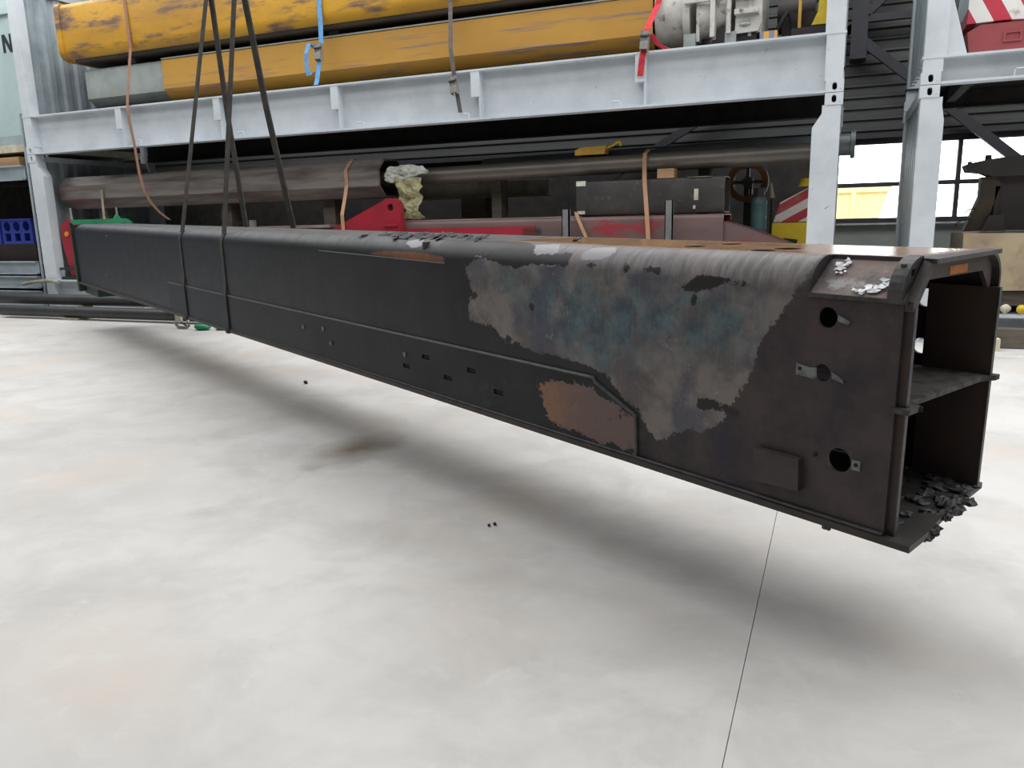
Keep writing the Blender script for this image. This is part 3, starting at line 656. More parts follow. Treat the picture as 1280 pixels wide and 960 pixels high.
# dark box girder with wood block
t = thing('box_girder', 'black steel box girder with chalk marks stacked on the red boom', 'beam', (0, 0, 0))
link('body', hollow_x(rrect(9.6, 10.1, 1.40, 1.815, .03, .02, 2), -3.07, -1.27, .015), M_steel, t, True)
link('chalk_mark', box(box(nb(), -1.62, -1.57, 9.594, 9.6, 1.55, 1.68), -1.63, -1.6, 9.594, 9.6, 1.45, 1.49), M_whiteblk, t)
link('chalk_top', BX(-1.7, -1.42, 9.59, 9.7, 1.812, 1.818), M_cream, t)
link('end_tape', BX(-3.07, -2.95, 9.594, 9.62, 1.76, 1.82), M_clothw, t); link('end_tape', BX(-3.05, -2.96, 9.594, 9.6, 1.42, 1.46), M_clothw, t)
block('wood_block', 'small pale wood block between the pipe and black box girder', 'block', -2.06, -1.86, 9.6, 9.8, 1.816, 1.925, M_timber)
# stakes in the lower rack's pockets
for x, zt, lb in ((-3.1, 1.48, 'short grey steel stake standing left of the black box girder'), (-1.845, 1.55, 'grey steel stake standing in front of the black box girder')):
    bm = BX(x-.045, x+.045, Y0+.03, Y0+.07, .30, zt); box(bm, x-.045, x-.035, Y0+.03, Y0+.1, .3, zt); box(bm, x+.035, x+.045, Y0+.03, Y0+.1, .3, zt)
    tag(link('steel_stake', bm, M_stake, None), lb, 'stake')
# orange straps
strap('lashing_strap', 'orange strap hanging over the grey pipe to the black girder', [(-2.18, 10.0, 2.19), (-2.22, 9.86, 2.18), (-2.24, 9.74, 2.12), (-2.23, 9.66, 2.02), (-2.19, 9.5, 1.8), (-2.13, 9.38, 1.4), (-2.09, 9.33, 1.0), (-2.08, 9.33, .8)], .05, M_strapor)
strap('lashing_strap', 'orange strap around the open end of the maroon boom', [(-6.35, 9.83, 2.25), (-6.35, 9.64, 2.25), (-6.36, 9.48, 2.1), (-6.36, 9.485, 1.9), (-6.34, 9.4, 1.75), (-6.32, 9.27, 1.5), (-6.31, 9.26, 1.2)], .055, M_strapor)
strap('lashing_strap', 'short orange strap dangling left of the black box girder', [(-3.07, 9.58, 1.45), (-3.0, 9.4, 1.4), (-2.93, 9.34, 1.28), (-2.84, 9.32, 1.1), (-2.8, 9.32, .95)], .045, M_strapor)
strap('lashing_strap', 'pale strap under the maroon boom behind the green collar', [(-11.0, 9.48, 2.0), (-10.98, 9.45, 1.8), (-10.93, 9.4, 1.5), (-10.9, 9.38, 1.2), (-10.88, 9.38, .9)], .05, M_cream)
# yellow clip on pipe
t = thing('plastic_cover', 'yellow plastic cover with tail sitting on the grey pipe', 'plastic cover', (-2.95, 9.9, 2.15))
link('cap', prism(nb(), [(-.2, 0), (.18, 0), (.2, .1), (-.12, .09), (-.2, .06)], -.1, .1), M_ylwor, t, bevel=.02)
link('tail', tube(nb(), [(.18, 0, .08), (.26, -.02, .1), (.33, -.03, .14), (.36, -.03, .14), (.38, -.03, .09)], .018, 6), M_ylwpl, t, True)
# crumpled cloth hanging from the boom end
def crumple(name, prof, label, cat, m, seed, y, amp=.05, back=.1):
    bm = nb(); nu, nv = 18, 22; G = []
    for i in range(nv+1):
        t_ = i/nv; L, R_, zz = prof(t_); row = []
        for j in range(nu+1):
            s = j/nu; x = L + (R_-L)*s
            n_ = noise.noise(Vector((x*9+seed, zz*9, seed)))*amp + noise.noise(Vector((x*24, zz*22, seed)))*amp*.5
            row.append(bm.verts.new((x + n_*.4, y + n_ - back*math.sin(PI*s)*.3, zz + noise.noise(Vector((x*14, seed, zz*6)))*.02)))
        G.append(row)
    for i in range(nv):
        for j in range(nu): bm.faces.new((G[i][j], G[i][j+1], G[i+1][j+1], G[i+1][j]))
    o = link(name, bm, m, None, False)
    md = o.modifiers.new('t', 'SOLIDIFY'); md.thickness = .006
    return tag(o, label, cat)
crumple('crumpled_sheet', lambda t: (-5.82 + .1*abs(t-.5), -5.4 + .28*(1-abs(2*t-.7)), 2.13 - .22*t), 'white crumpled sheet stuffed into the maroon boom end', 'cloth', M_clothw, 3.1, 9.62, .06)
crumple('crumpled_sheet', lambda t: (-5.62 + .12*t, -5.22 + .02*math.sin(7*t), 1.95 - .53*t), 'cream crumpled sheet drooping beside the red lug', 'cloth', M_cloth, 8.4, 9.5, .08)
# gas cylinder
t = thing('gas_cylinder', 'blue green gas cylinder standing beside the striped board', 'gas cylinder', (-.94, 10.25, D1))
bm = cyl(nb(), (0, 0, .02), (0, 0, .92), .095, .095, 20); 
for k in range(5):
    a0, a1 = PI/2*k/5, PI/2*(k+1)/5
    cyl(bm, (0, 0, .92+.09*math.sin(a0)), (0, 0, .92+.09*math.sin(a1)), .095*math.cos(a0)+.003, .095*math.cos(a1)+.003, 20, False)
link('bottle', bm, M_gas, t, True)
link('valve', cyl(nb(), (0, 0, 1.0), (0, 0, 1.07), .025, .02, 10), M_zinc, t, True)
link('valve_guard', pipe(nb(), (0, 0, .98), (0, 0, 1.1), .06, .05, 16), M_steel, t, True)
link('foot_ring', cyl(nb(), (0, 0, 0), (0, 0, .04), .1, .1, 20), M_steel, t, True)
# striped board and yellow stand
t = thing('warning_board', 'red and white striped warning board on a yellow stand by the post', 'warning board', (-.55, 10.2, D1))
link('board', prism(nb(), [(-.21, .69), (-.14, .92), (.2, 1.1), (.24, 1.1), (.24, .69)], -.02, .02), M_stripe, t)
link('stand', prism(nb(), [(-.22, .0), (.12, .0), (.18, .4), (.2, .68), (-.22, .68)], -.06, .06), M_ylwpl, t, bevel=.01)
link('stand_slot', prism(nb(), [(-.13, .3), (.05, .3), (.08, .48), (-.08, .5)], -.065, -.06), M_soot, t)
link('beacon', cyl(nb(), (.15, 0, 1.1), (.15, 0, 1.19), .1, .07, 14), M_ylwpl, t, True)
o = tag(link('steel_sheet', prism(nb(), [(-.33, D1), (-.17, D1), (-.17, 1.35), (-.22, 1.35)], 9.7, 9.73), M_steel, None), 'dark steel sheet leaning by the rack post', 'sheet')
# orange brown round flange behind the cylinder
t = thing('hose_reel', 'rusty orange round reel on a stand deep in the rack', 'reel', (-1.15, 10.9, D1))
link('rim', pipe(nb(), (0, -.08, 1.2), (0, .08, 1.2), .26, .18, 26), mat('rust_orange', (0.2, 0.09, 0.03), (0.13, 0.06, 0.03), .7), t, True)
link('hub', cyl(nb(), (0, -.06, 1.2), (0, .06, 1.2), .07, .07, 16), M_steel, t, True)
link('spoke', box(box(nb(), -.02, .02, -.03, .03, .98, 1.42), -.22, .22, -.03, .03, 1.18, 1.22), M_steel, t)
link('leg', box(nb(), -.05, .05, .05, .1, 0, 1.2), M_steel, t)
t = thing('spray_bottle', 'small white nozzle bottle near the gas cylinder', 'bottle', (-.80, 10.4, 1.68-.5))
o = t; t.location.z = D1
link('stand_post', cyl(nb(), (0, 0, 0), (0, 0, .98), .02, .02, 8), M_steel, t)
link('nozzle', cyl(nb(), (0, 0, .98), (-.02, 0, 1.16), .03, .012, 10), M_whiteblk, t, True)

# red pivot arm near the rack's left post
t = thing('pivot_arm', 'red tapered pivot arm with orange bolt beside the left post', 'machine part', (-11.72, 9.40, D1))
pts = [(-.06, 0), (.1, 0), (.12, .2), (.17, .75), (.15, .88), (.08, .95), (-.04, .96), (-.14, .9), (-.18, .78), (-.15, .5), (-.08, .2)]
link('arm_plate', prism(nb(), pts, -.05, .05), M_red, t, bevel=.012)
link('back_plate', prism(nb(), [(x+.13, z) for x, z in pts], .1, .18), M_red, t)
link('bolt', cyl(nb(), (-.03, -.07, .74), (-.03, 0, .74), .04, .04, 12), mat('orange_bolt', (.8, .3, .02), rough=.4), t, True)
link('base_rail', box(box(nb(), -.2, .2, -.12, .25, 0, .05), -.2, .2, -.14, -.1, .16, .2), M_greend, t)

# ------------------------------------------------------------------ left of the rack: ladder, container, crates
t = thing('ladder', 'thin grey steel ladder fixed at the rack corner post', 'ladder', (-12.42, 9.32, 0))
for y in (0, .38): link('rail', cyl(nb(), (.0, y, .0), (.02, y, 3.25), .022, .022, 8), M_rackend, t, True)
z = .3
while z < 3.2:
    link('rung', cyl(nb(), (0.01, 0, z), (0.01, .38, z), .014, .014, 6), M_rackend, t, True); z += .28
t = thing('shipping_container', 'pale teal shipping container with a dark letter, stacked high', 'container', (0, 0, 0))
link('side_wall', BX(-18.7, -12.62, 9.75, 12.1, 2.98, 5.57), M_teal, t)
link('bottom_rail', BX(-18.7, -12.6, 9.68, 9.76, 2.82, 2.98), M_rackend, t)
link('top_rail', BX(-18.7, -12.6, 9.7, 9.78, 4.9, 5.0), M_teal, t)
bm = BX(-13.15, -13.095, 9.742, 9.75, 4.32, 4.6); box(bm, -12.975, -12.92, 9.742, 9.75, 4.32, 4.6)
prism(bm, [(-13.15, 4.6), (-13.08, 4.6), (-12.92, 4.32), (-12.99, 4.32)], 9.7415, 9.7495)
link('lettering', bm, mat('dark_lettering', (.02, .025, .03), rough=.5, bump=0), t)['kind'] = 'stuff'
t = thing('folded_rack', 'grey folded rack platforms stacked left of the ladder', 'rack', (0, 0, 0))
for i, (za, zb_) in enumerate(((2.22, 2.46), (.66, .88), (.42, .63), (.0, .38))):
    link('platform_beam', box(box(box(nb(), -18.7, -12.62, 9.42, 9.44, za, zb_), -18.7, -12.62, 9.36, 9.46, za, za+.02), -18.7, -12.62, 9.36, 9.46, zb_-.02, zb_), M_rackend, t)
    link('platform_deck', BX(-18.7, -12.62, 9.46, 11.7, zb_-.06, zb_-.01), M_deckshade, t)
for y in (10.2, 11.5): link('post', BX(-12.8, -12.65, y, y+.15, .88, 2.22), M_deckshade, t)
link('post', BX(-18.6, -18.4, 9.5, 9.7, .88, 2.22), M_deckshade, t)
block('timber_beam', 'brown timber beam between the teal container and folded racks', 'timber', -14.6, -12.9, 9.55, 9.75, 2.46, 2.62, M_timber)
block('timber_beam', 'pale timber plank under the teal container', 'timber', -18.0, -12.7, 9.6, 12.0, 2.70, 2.82, M_whiteblk)
for x, y in ((-15.2, 9.9), (-13.2, 11.0), (-17.5, 10.5)): block('timber_beam', 'dark timber packing under the pale plank', 'timber', x-.1, x+.1, y-.1, y+.1, 2.46, 2.70, M_timberd, 'packing under the pale plank')
def crate(x, z, label):
    t = thing('plastic_crate', label, 'crate', (x, 9.9, z), 'blue plastic crates')
    o = link('front_wall', BX(-.38, .38, -.3, -.28, 0, .42), M_bluecrate, t)
    c = nb()
    for k in range(3):
        cyl(c, (-.24+.24*k, -.4, .30), (-.24+.24*k, -.2, .30), .085, .085, 16)
        box(c, -.31+.24*k, -.17+.24*k, -.4, -.2, .05, .18)
    cut(o, c)
    link('back_wall', BX(-.38, .38, .28, .3, 0, .42), M_bluecrate, t)
    link('side_wall', BX(-.38, -.36, -.28, .28, 0, .42), M_bluecrate, t); link('side_wall', BX(.36, .38, -.28, .28, 0, .42), M_bluecrate, t)
    link('base', BX(-.36, .36, -.28, .28, 0, .02), M_bluecrate, t)
    link('rim', box(box(nb(), -.4, .4, -.32, -.28, .40, .43), -.4, .4, .28, .32, .40, .43), M_bluecrate, t)
crate(-13.28, 1.17, 'blue plastic crate with round holes next to the ladder')
crate(-14.1, 1.17, 'blue plastic crate with round holes, farther from the ladder')
block('pallet_box', 'dark box under the blue crates', 'box', -14.9, -12.86, 9.6, 10.3, .88, 1.17, M_machine)
o = tag(link('plastic_drum', cyl(nb(), (-13.0, 10.9, .88), (-13.0, 10.9, 1.95), .3, .3, 22), mat('dark_green_drum', (.02, .05, .03), rough=.5), None, True), 'dark green drum behind the blue crates', 'drum')
# pipes along the floor
for y, z, x1, lb in ((8.98, .285, -6.6, 'upper black pipe lying along the rack foot'), (8.76, .12, -6.2, 'lower black pipe lying on floor chocks before the rack')):
    tag(link('black_pipe', pipe(nb(), (-12.75 if z < .2 else -15, y, z), (x1, y, z), .085, .07), M_blackpipe, None, True), lb, 'pipe', 'black pipes on the floor')
for x in (-11.1, -7.4):
    block('wood_chock', 'pale wood chock under the black floor pipes', 'chock', x-.18, x+.18, 8.66, 9.14, 0, .035, M_cream, 'chocks under the floor pipes')
    block('wood_chock', 'tall wood chock holding the upper black pipe', 'chock', x-.06, x+.06, 8.89, 9.07, .035, .2, M_cream, 'tall chocks under the upper black pipe')
o = tag(link('hose_bundle', tube(nb(), [(-12.9, 9.3, .5), (-12.6, 9.28, .54), (-12.3, 9.18, .56), (-12.0, 9.14, .57), (-11.8, 9.12, .55)], .03, 8), M_cream, None, True), 'pale bundled hose lying on the rack foot by the ladder', 'hose')
# lifting hook hanging low behind the boom, green gloves on the floor
t = thing('lifting_hook', 'white steel hook resting on the floor under the boom', 'hook', (-8.42, 8.25, 0))
link('shank', box(nb(), -.05, .05, -.02, .02, .1, .22), M_whiteblk, t, bevel=.01)
link('bow', tube(nb(), [(-.05, 0, .12), (-.06, 0, .06), (-.03, 0, .025), (.04, 0, .02), (.12, 0, .02), (.17, 0, .05), (.17, 0, .1), (.14, 0, .16)], .02, 8), M_zinc, t, True)
link('latch', tube(nb(), [(.0, 0, .13), (.06, 0, .08), (.12, 0, .05)], .012, 6), M_steel, t, True)
def glove(x, y, rz, lb):
    bm = nb(); bmesh.ops.create_uvsphere(bm, u_segments=14, v_segments=10, radius=1)
    for v in bm.verts:
        v.co = Vector((v.co.x*.13, v.co.y*.08, v.co.z*.045+.043)) + noise.noise_vector(v.co*2.3+Vector((x, 0, 0)))*.012
    o = link('work_glove', bm, M_green, None, True); o.location = (x, y, .002); o.rotation_euler = (0, 0, rz)
    return tag(o, lb, 'glove', 'green gloves on the floor')
glove(-7.98, 8.22, .1, 'green work glove lying on the floor below the boom')
glove(-7.72, 8.3, -.3, 'green work glove lying on the floor below the boom')

# ------------------------------------------------------------------ right rack goods
t = thing('steel_case', 'maroon steel case with a raised square panel on the right rack', 'case', (1.98, 10.0, D2R))
link('body', prism(nb(), [(-.9, .0), (.9, .0), (.9, .28), (-.82, .28), (-.93, .22)], -.6, .5), M_maroon, t, bevel=.015)
link('square_panel', box(box(box(box(nb(), -.62, -.46, -.612, -.6, .18, .2), -.62, -.46, -.612, -.6, .1, .12), -.62, -.6, -.612, -.6, .12, .18), -.48, -.46, -.612, -.6, .12, .18), M_maroon, t)
bm = rough_block(nb(), 1.05, 3.0, 9.5, 10.3, D2R+.315, D2R+.78, .03, 5, 2.0)
tag(link('striped_block', bm, M_stripe2, None, True), 'red and white striped block lying on the maroon case', 'block')
t = thing('machine_head', 'dark maroon machine with long nose standing on the tan block', 'machinery', (0, 0, 0))
link('nose', prism(nb(), [(1.19, 1.83), (1.22, 1.76), (1.36, 1.74), (1.45, 1.70), (2.3, 1.70), (2.3, 1.95), (1.6, 1.90), (1.42, 1.88), (1.26, 1.85)], 9.85, 10.15), M_machine, t)
link('knob', cyl(nb(), (1.42, 10.0, 1.87), (1.42, 10.0, 1.93), .035, .03, 10), M_machine, t, True)
link('knob', cyl(nb(), (1.25, 10.0, 1.83), (1.25, 10.0, 1.87), .025, .02, 10), M_machine, t, True)
link('leaning_plate', prism(nb(), [(1.24, 1.135), (1.42, 1.135), (1.55, 1.62), (1.5, 1.70), (1.36, 1.70), (1.36, 1.5)], 9.9, 10.1), M_soot, t)
link('body', prism(nb(), [(1.42, 1.14), (2.4, 1.14), (2.4, 1.75), (1.5, 1.72), (1.5, 1.6)], 9.95, 10.5), M_machine, t, bevel=.02)
link('upright', BX(1.5, 1.54, 9.9, 9.95, 1.14, 1.6), M_machine, t)
link('foot', prism(nb(), [(1.38, 1.135), (1.62, 1.135), (1.58, 1.3), (1.45, 1.3)], 9.8, 9.95), M_machine, t)
link('stray_wire', tube(nb(), [(1.34, 9.88, 1.38), (1.28, 9.86, 1.37), (1.22, 9.85, 1.33)], .007, 5), M_rub, t)
link('stray_wire', tube(nb(), [(1.3, 9.88, 1.26), (1.22, 9.86, 1.26), (1.16, 9.85, 1.22), (1.14, 9.85, 1.18)], .007, 5), M_rub, t)
bm = rough_block(nb(), 1.20, 2.9, 9.55, 10.6, .53, 1.112, .02, 6, 5.0)
tag(link('tan_block', bm, M_tan, None, True), 'tan weathered block under the dark machine', 'block')
bm = rough_block(nb(), 1.32, 2.9, 9.6, 10.6, .36, .515, .015, 5, 9.0)
tag(link('timber_slab', bm, M_timberd, None, True), 'dark brown timber slab under the tan block', 'timber')
for i, (x, m_, lb) in enumerate(((1.42, M_ylwpl, 'small yellow ball on the right rack ledge'), (1.60, M_whiteblk, 'rough pale lump on the right rack ledge'), (1.74, M_ylwpl, 'small yellow ball on the right rack ledge'), (1.93, M_whiteblk, 'rough pale lump on the right rack ledge'))):
    bm = nb(); bmesh.ops.create_icosphere(bm, subdivisions=2, radius=.048)
    for v in bm.verts: v.co += noise.noise_vector(v.co*20+Vector((i, 0, 0)))*(.012 if m_ is M_whiteblk else .003)
    o = link('yellow_ball' if m_ is M_ylwpl else 'stone_lump', bm, m_, None, True); o.location = (x, Y0+.07, .362)
    tag(o, lb, 'ball' if m_ is M_ylwpl else 'lump', 'yellow balls on the ledge' if m_ is M_ylwpl else 'pale lumps on the ledge')
bm = rough_block(nb(), .95, 3.0, 8.98, 9.16, .0, .19, .008, 5, 4.0)
tag(link('timber_beam', bm, M_timberd, None, True), 'weathered timber beam on the floor before the right rack', 'timber')
block('wood_block', 'small pale wood block on the floor by the right rack', 'block', 1.36, 1.5, 8.78, 8.9, 0, .12, M_whiteblk)

# ------------------------------------------------------------------ the burnt boom section
Bm = Euler((0.0149, 0.0192, -0.5073), 'XYZ').to_matrix().to_4x4()
BO = Matrix.Translation((.1623, 2.3561, .4581)) @ Bm
boom = thing('boom_section', 'burnt black crane boom section hanging in slings above the floor', 'crane boom')
boom.matrix_world = BO
H, W, LB, RC = .78, .6355, 11.31, .1
S_C = H-RC; S_T = S_C+RC*PI/2; S_T2 = S_T+(W-2*RC); S_C2 = S_T2+RC*PI/2; S_E = S_C2+S_C
def prof_at(s, off=0.0):
    """perimeter coordinate -> (y, z) of the boom section, off = inward"""
    if s < S_C: return (off, s)
    if s < S_T: a = (s-S_C)/RC; return (RC-(RC-off)*math.cos(a), S_C+(RC-off)*math.sin(a))
    if s < S_T2: return (RC+s-S_T, H-off)
    if s < S_C2: a = (s-S_T2)/RC; return (W-RC+(RC-off)*math.sin(a), S_C+(RC-off)*math.cos(a))
    return (W-off, S_E-s)
def sdf(poly, x, s):
    d = 1e9; ins = False; n = len(poly)
    for i in range(n):
        x1, y1 = poly[i]; x2, y2 = poly[(i+1) % n]
        ex, ey = x2-x1, y2-y1; wx, wy = x-x1, s-y1
        tt = max(0, min(1, (wx*ex+wy*ey)/(ex*ex+ey*ey+1e-12)))
        d = min(d, math.hypot(wx-ex*tt, wy-ey*tt))
        if (y1 > s) != (y2 > s) and x < (x2-x1)*(s-y1)/(y2-y1)+x1: ins = not ins
    return d if ins else -d
BARE = [(-1.744, .9), (-1.728, 0.769), (-1.923, 0.711), (-2.047, 0.658), (-1.987, 0.561), (-2.018, 0.472), (-2.009, 0.416), (-1.934, 0.405), (-1.83, 0.405), (-1.772, 0.368), (-1.739, 0.336), (-1.642, 0.355), (-1.572, 0.329), (-1.431, 0.331), (-1.323, 0.322), (-1.253, 0.316), (-1.17, 0.306), (-1.127, 0.303), (-1.083, 0.269), (-1.041, 0.238), (-0.979, 0.202), (-0.938, 0.179), (-0.913, 0.138), (-0.877, 0.099), (-0.854, 0.089), (-0.782, 0.121), (-0.712, 0.166), (-0.659, 0.163), (-0.61, 0.196), (-0.562, 0.226), (-0.554, 0.264), (-0.503, 0.32), (-0.457, 0.426), (-0.438, 0.501), (-0.391, 0.582), (-0.348, 0.64), (-0.307, 0.706), (-0.295, 0.751), (-0.28, 0.823), (-.28, .9)]
ISL = [[(-0.77, 0.649), (-0.723, 0.684), (-0.683, 0.706), (-0.602, 0.703), (-0.554, 0.695), (-0.478, 0.69), (-0.492, 0.678), (-0.583, 0.68), (-0.629, 0.661), (-0.711, 0.645)],
       [(-0.681, 0.285), (-0.614, 0.286), (-0.549, 0.281), (-0.5, .27), (-.5, .24), (-0.563, 0.256), (-0.602, 0.254), (-0.653, 0.242), (-0.677, 0.251)],
       [(-2.3, .76), (-2.189, 0.70), (-1.93, 0.715), (-1.77, 0.689), (-1.631, 0.675), (-1.559, 0.70), (-1.428, 0.70), (-1.33, 0.70), (-1.33, .76), (-1.45, .75), (-1.56, .735), (-1.6, .8), (-1.75, .84), (-2.0, .84), (-2.3, .82)]]
for x, s, rx, rs in ((-1.017, .71, .02, .02), (-.906, .71, .03, .014), (-.868, .709, .02, .014), (-.703, .618, .012, .022), (-.764, .577, .01, .012), (-.819, .475, .008, .02), (-.713, .513, .008, .01), (-.921, .305, .01, .022), (-1.556, .521, .02, .018), (-1.726, .355, .03, .02), (-1.971, .536, .03, .02), (-1.2, .71, .03, .01)):
    ISL.append([(x+rx*math.cos(a*PI/4), s+rs*math.sin(a*PI/4)) for a in range(8)])
LIGHT = [[(-1.596, 0.788), (-1.468, 0.813), (-1.404, 0.707), (-1.562, 0.713)], [(-1.265, 0.755), (-1.236, 0.786), (-1.141, 0.805), (-1.125, 0.771), (-1.164, 0.749), (-1.264, 0.74)],
         [(-2.167, 0.751), (-2.098, 0.775), (-2.082, 0.745), (-2.135, 0.726)], [(-1.971, 0.75), (-1.916, 0.757), (-1.904, 0.723), (-1.967, 0.725)],
         [(-2.601, 0.772), (-2.514, 0.811), (-2.462, 0.76), (-2.534, 0.747)], [(-1.698, 0.783), (-1.652, 0.791), (-1.617, 0.739), (-1.655, 0.73)]]
ORNG = [(-2.989, 0.690), (-2.8, 0.712), (-2.475, 0.717), (-2.215, 0.703), (-2.205, 0.677), (-2.392, 0.676), (-2.625, 0.683)]
TEAL = [(-1.75, .62), (-1.377, 0.643), (-1.193, 0.64), (-.8, .62), (-.5, .6), (-.42, .52), (-.7, .46), (-0.944, 0.47), (-0.981, 0.402), (-1.148, 0.348), (-1.381, 0.36), (-1.5, .45)]
CORN = [(-1.5, .735), (-1.2, .72), (-.9, .70), (-.6, .69), (-.3, .70), (-.27, .9), (-1.5, .9)]
TOP_RUST_SHEEN = [(-1.9, .9), (-1.2, .845), (-.2, .845), (-.05, .86), (-.05, S_T2), (-1.9, S_T2)]
xs = []; x = -LB
while x < -3.2: xs.append(x); x += .12
while x < -.0005: xs.append(x); x += .02
xs.append(0.0)
ss = [S_C*i/34 for i in range(34)] + [S_C + RC*PI/2*i/10 for i in range(10)] + [S_T + (S_T2-S_T)*i/10 for i in range(10)] + [S_T2 + RC*PI/2*i/8 for i in range(8)] + [S_C2 + S_C*i/12 for i in range(13)]
verts, faces, info = [], [], []
for off in (0.0, .012):
    for x in xs:
        for s in ss:
            y, z = prof_at(s, off); verts.append((x, y, z)); info.append((x, s))
nx, ns = len(xs), len(ss); half = nx*ns
for i in range(nx-1):
    for j in range(ns-1):
        a = i*ns+j; faces.append((a, a+1, a+ns+1, a+ns)); b = a+half; faces.append((b, b+ns, b+ns+1, b+1))
for i in range(nx-1):
    for j in (0, ns-1):
        a = i*ns+j; f = (a, a+ns, a+ns+half, a+half); faces.append(f if j == 0 else f[::-1])
for j in range(ns-1):
    for i in (0, nx-1):
        a = i*ns+j; f = (a, a+half, a+half+1, a+1); faces.append(f if i == 0 else f[::-1])
me = bpy.data.meshes.new('shell'); me.from_pydata(verts, [], faces); me.update()
def attr(me, name, fn):
    a = me.attributes.new(name, 'FLOAT', 'POINT'); a.data.foreach_set('value', [fn(x, s) + .05 for x, s in info])
def near(fn):
    return lambda x, s: (fn(x, s) if x > -3.4 and s < 1.35 else -.3)
attr(me, 'bare', near(lambda x, s: sdf(BARE, x, s)))
attr(me, 'island', near(lambda x, s: max(sdf(p, x, s) for p in ISL)))
attr(me, 'light', near(lambda x, s: max(sdf(p, x, s) for p in LIGHT)))
attr(me, 'orange', near(lambda x, s: sdf(ORNG, x, s)))
attr(me, 'teal', near(lambda x, s: sdf(TEAL, x, s)))
attr(me, 'dust_highlight', lambda x, s: min(s-.755, 1.36-s))
attr(me, 'cornerbare', near(lambda x, s: sdf(CORN, x, s)))
attr(me, 'toprust_sheen', near(lambda x, s: sdf(TOP_RUST_SHEEN, x, s)))
bm = nb(); bm.from_mesh(me); bmesh.ops.recalc_face_normals(bm, faces=bm.faces[:]); bm.to_mesh(me); bm.free()
for p in me.polygons: p.use_smooth = True
me.set_sharp_from_angle(angle=math.radians(40))
me.materials.append(M_boom)
shell = bpy.data.objects.new('shell', me); C.objects.link(shell)
HOLES = ((-.217, .607, .031), (-.222, .441, .027), (-.150, .187, .037))
SLOTS = ((-2.405, .184), (-2.603, .108), (-2.004, .174), (-2.206, .106), (-1.795, .105))
c = nb()
for x, z, r in HOLES:
    cyl(c, (x, -.1, z), (x, .1, z), r, r, 24)
for x, z, r in HOLES[:2]: cyl(c, (x, W-.1, z), (x, W+.1, z), r, r, 24)
for x, y, rx in ((-.88, .22, .05), (-.85, .40, .05), (-.53, .27, .055), (-.55, .16, .05)):
    cyl(c, (x, y, H-.1), (x, y, H+.1), rx*.8, rx*.8, 18)
box(c, -.278, .1, -.05, .112, .676, .9)          # corner notch
cut(shell, c)
shell.parent = boom
for p in shell.data.polygons: pass
# notch: sloping plate, crescent end and lug
nt_ = link('notch_plate', prism(nb(), [(0.0, .672), (.118, .772), (.112, .782-.022), (.012, .655)], -.29, .0, 'x'), M_scab, boom)
link('notch_ledge', BX(-.278, .012, -.006, .012, .664, .676), M_edge, boom)
arc = [(RC-RC*math.cos(a*PI/16), S_C+RC*math.sin(a*PI/16)) for a in range(9)]
link('notch_cheek', prism(nb(), arc + [(.112, S_C+.1), (.112, .755), (.012, .672)], -.29, -.279, 'x'), M_boomdark, boom)
lg = link('corner_lug', prism(nb(), [(-.006, .676)] + [(RC-.108*math.cos(a*PI/16), S_C+.108*math.sin(a*PI/16)) for a in range(1, 9)] + [(.115, .74), (.03, .674)], -.045, -.004, 'x'), M_edge, boom)
cut(lg, cyl(nb(), (-.2, .045, .745), (.2, .045, .745), .012, .012, 14))
# bottom plate with a lip outside the side plates
bp = link('bottom_plate', prism(nb(), [(-LB, -.028), (.085, -.022), (.075, .10), (.035, W*.55), (.01, W+.02), (-LB, W+.02)], -.022, -.002, 'z'), M_boomdark, boom, bevel=.002)
link('lip_weld', tube(nb(), [(-LB+.02+k*.25, -.006, .001) for k in range(46)]+[(0, -.006, .001)], .007, 6), M_edge, boom, True)
# side plate ends: inner strips that run past the side plate, end frame
link('inner_strip', BX(-.06, .022, .014, .026, .0, .365), M_rustin, boom)
o = link('inner_strip', BX(-.06, .022, .014, .026, .378, .655), M_rustin, boom)
link('strip_edge', box(box(nb(), .022, .026, .012, .028, .0, .365), .022, .026, .012, .028, .378, .655), M_edge, boom)
link('inner_strip', BX(-.2, .012, W-.04, W-.028, .0, .66), M_rustin, boom)
link('strip_edge', BX(.012, .017, W-.042, W-.026, .0, .66), M_edge, boom)
link('end_header', prism(nb(), [(.026, H-.012), (W-.03, H-.012), (W-.03, .64), (W-.1, .715), (.12, .715), (.026, .67)], -.03, -.018, 'x'), M_rustin, boom)
link('header_rust', BX(-.0179, -.0165, .3, .42, .72, .745), mat('orange_rust', (.45, .15, .02), (.3, .09, .015), .7, scale=20), boom)
link('top_lip', prism(nb(), [(-.02, RC), (.04, RC-.02), (.02, W-RC+.03), (-.02, W-RC+.03)], H-.012, H+.001, 'z'), M_edge, boom)
link('slanted_gusset', prism(nb(), [(.002, .645), (.02, .645), (.11, .764), (.096, .781), (.002, .672)], .0, .024, 'x'), M_boomdark, boom)
# mid plate
ash = rough_block(nb(), -2.4, .0, .02, W-.02, .366, .378, .004, 7, 3.3); link('mid_plate', ash, M_ash, boom)
link('mid_plate_edge', box(nb(), -.01, .04, -.002, .06, .362, .378), M_ash, boom)
link('mid_plate_edge', prism(nb(), [(-.01, .06), (.05, .06), (.0, .10), (.005, W-.08), (.03, W-.03), (.03, W), (-.01, W)], .362, .378, 'z'), M_ash, boom)
link('light_stop', BX(-2.42, -2.4, .013, W-.013, .0, H-.013), M_boomdark, boom)  # unseen plate added to keep the inside of the boom dark
link('end_cap', BX(-LB+.02, -LB+.03, .013, W-.013, .0, H-.013), M_boomdark, boom)
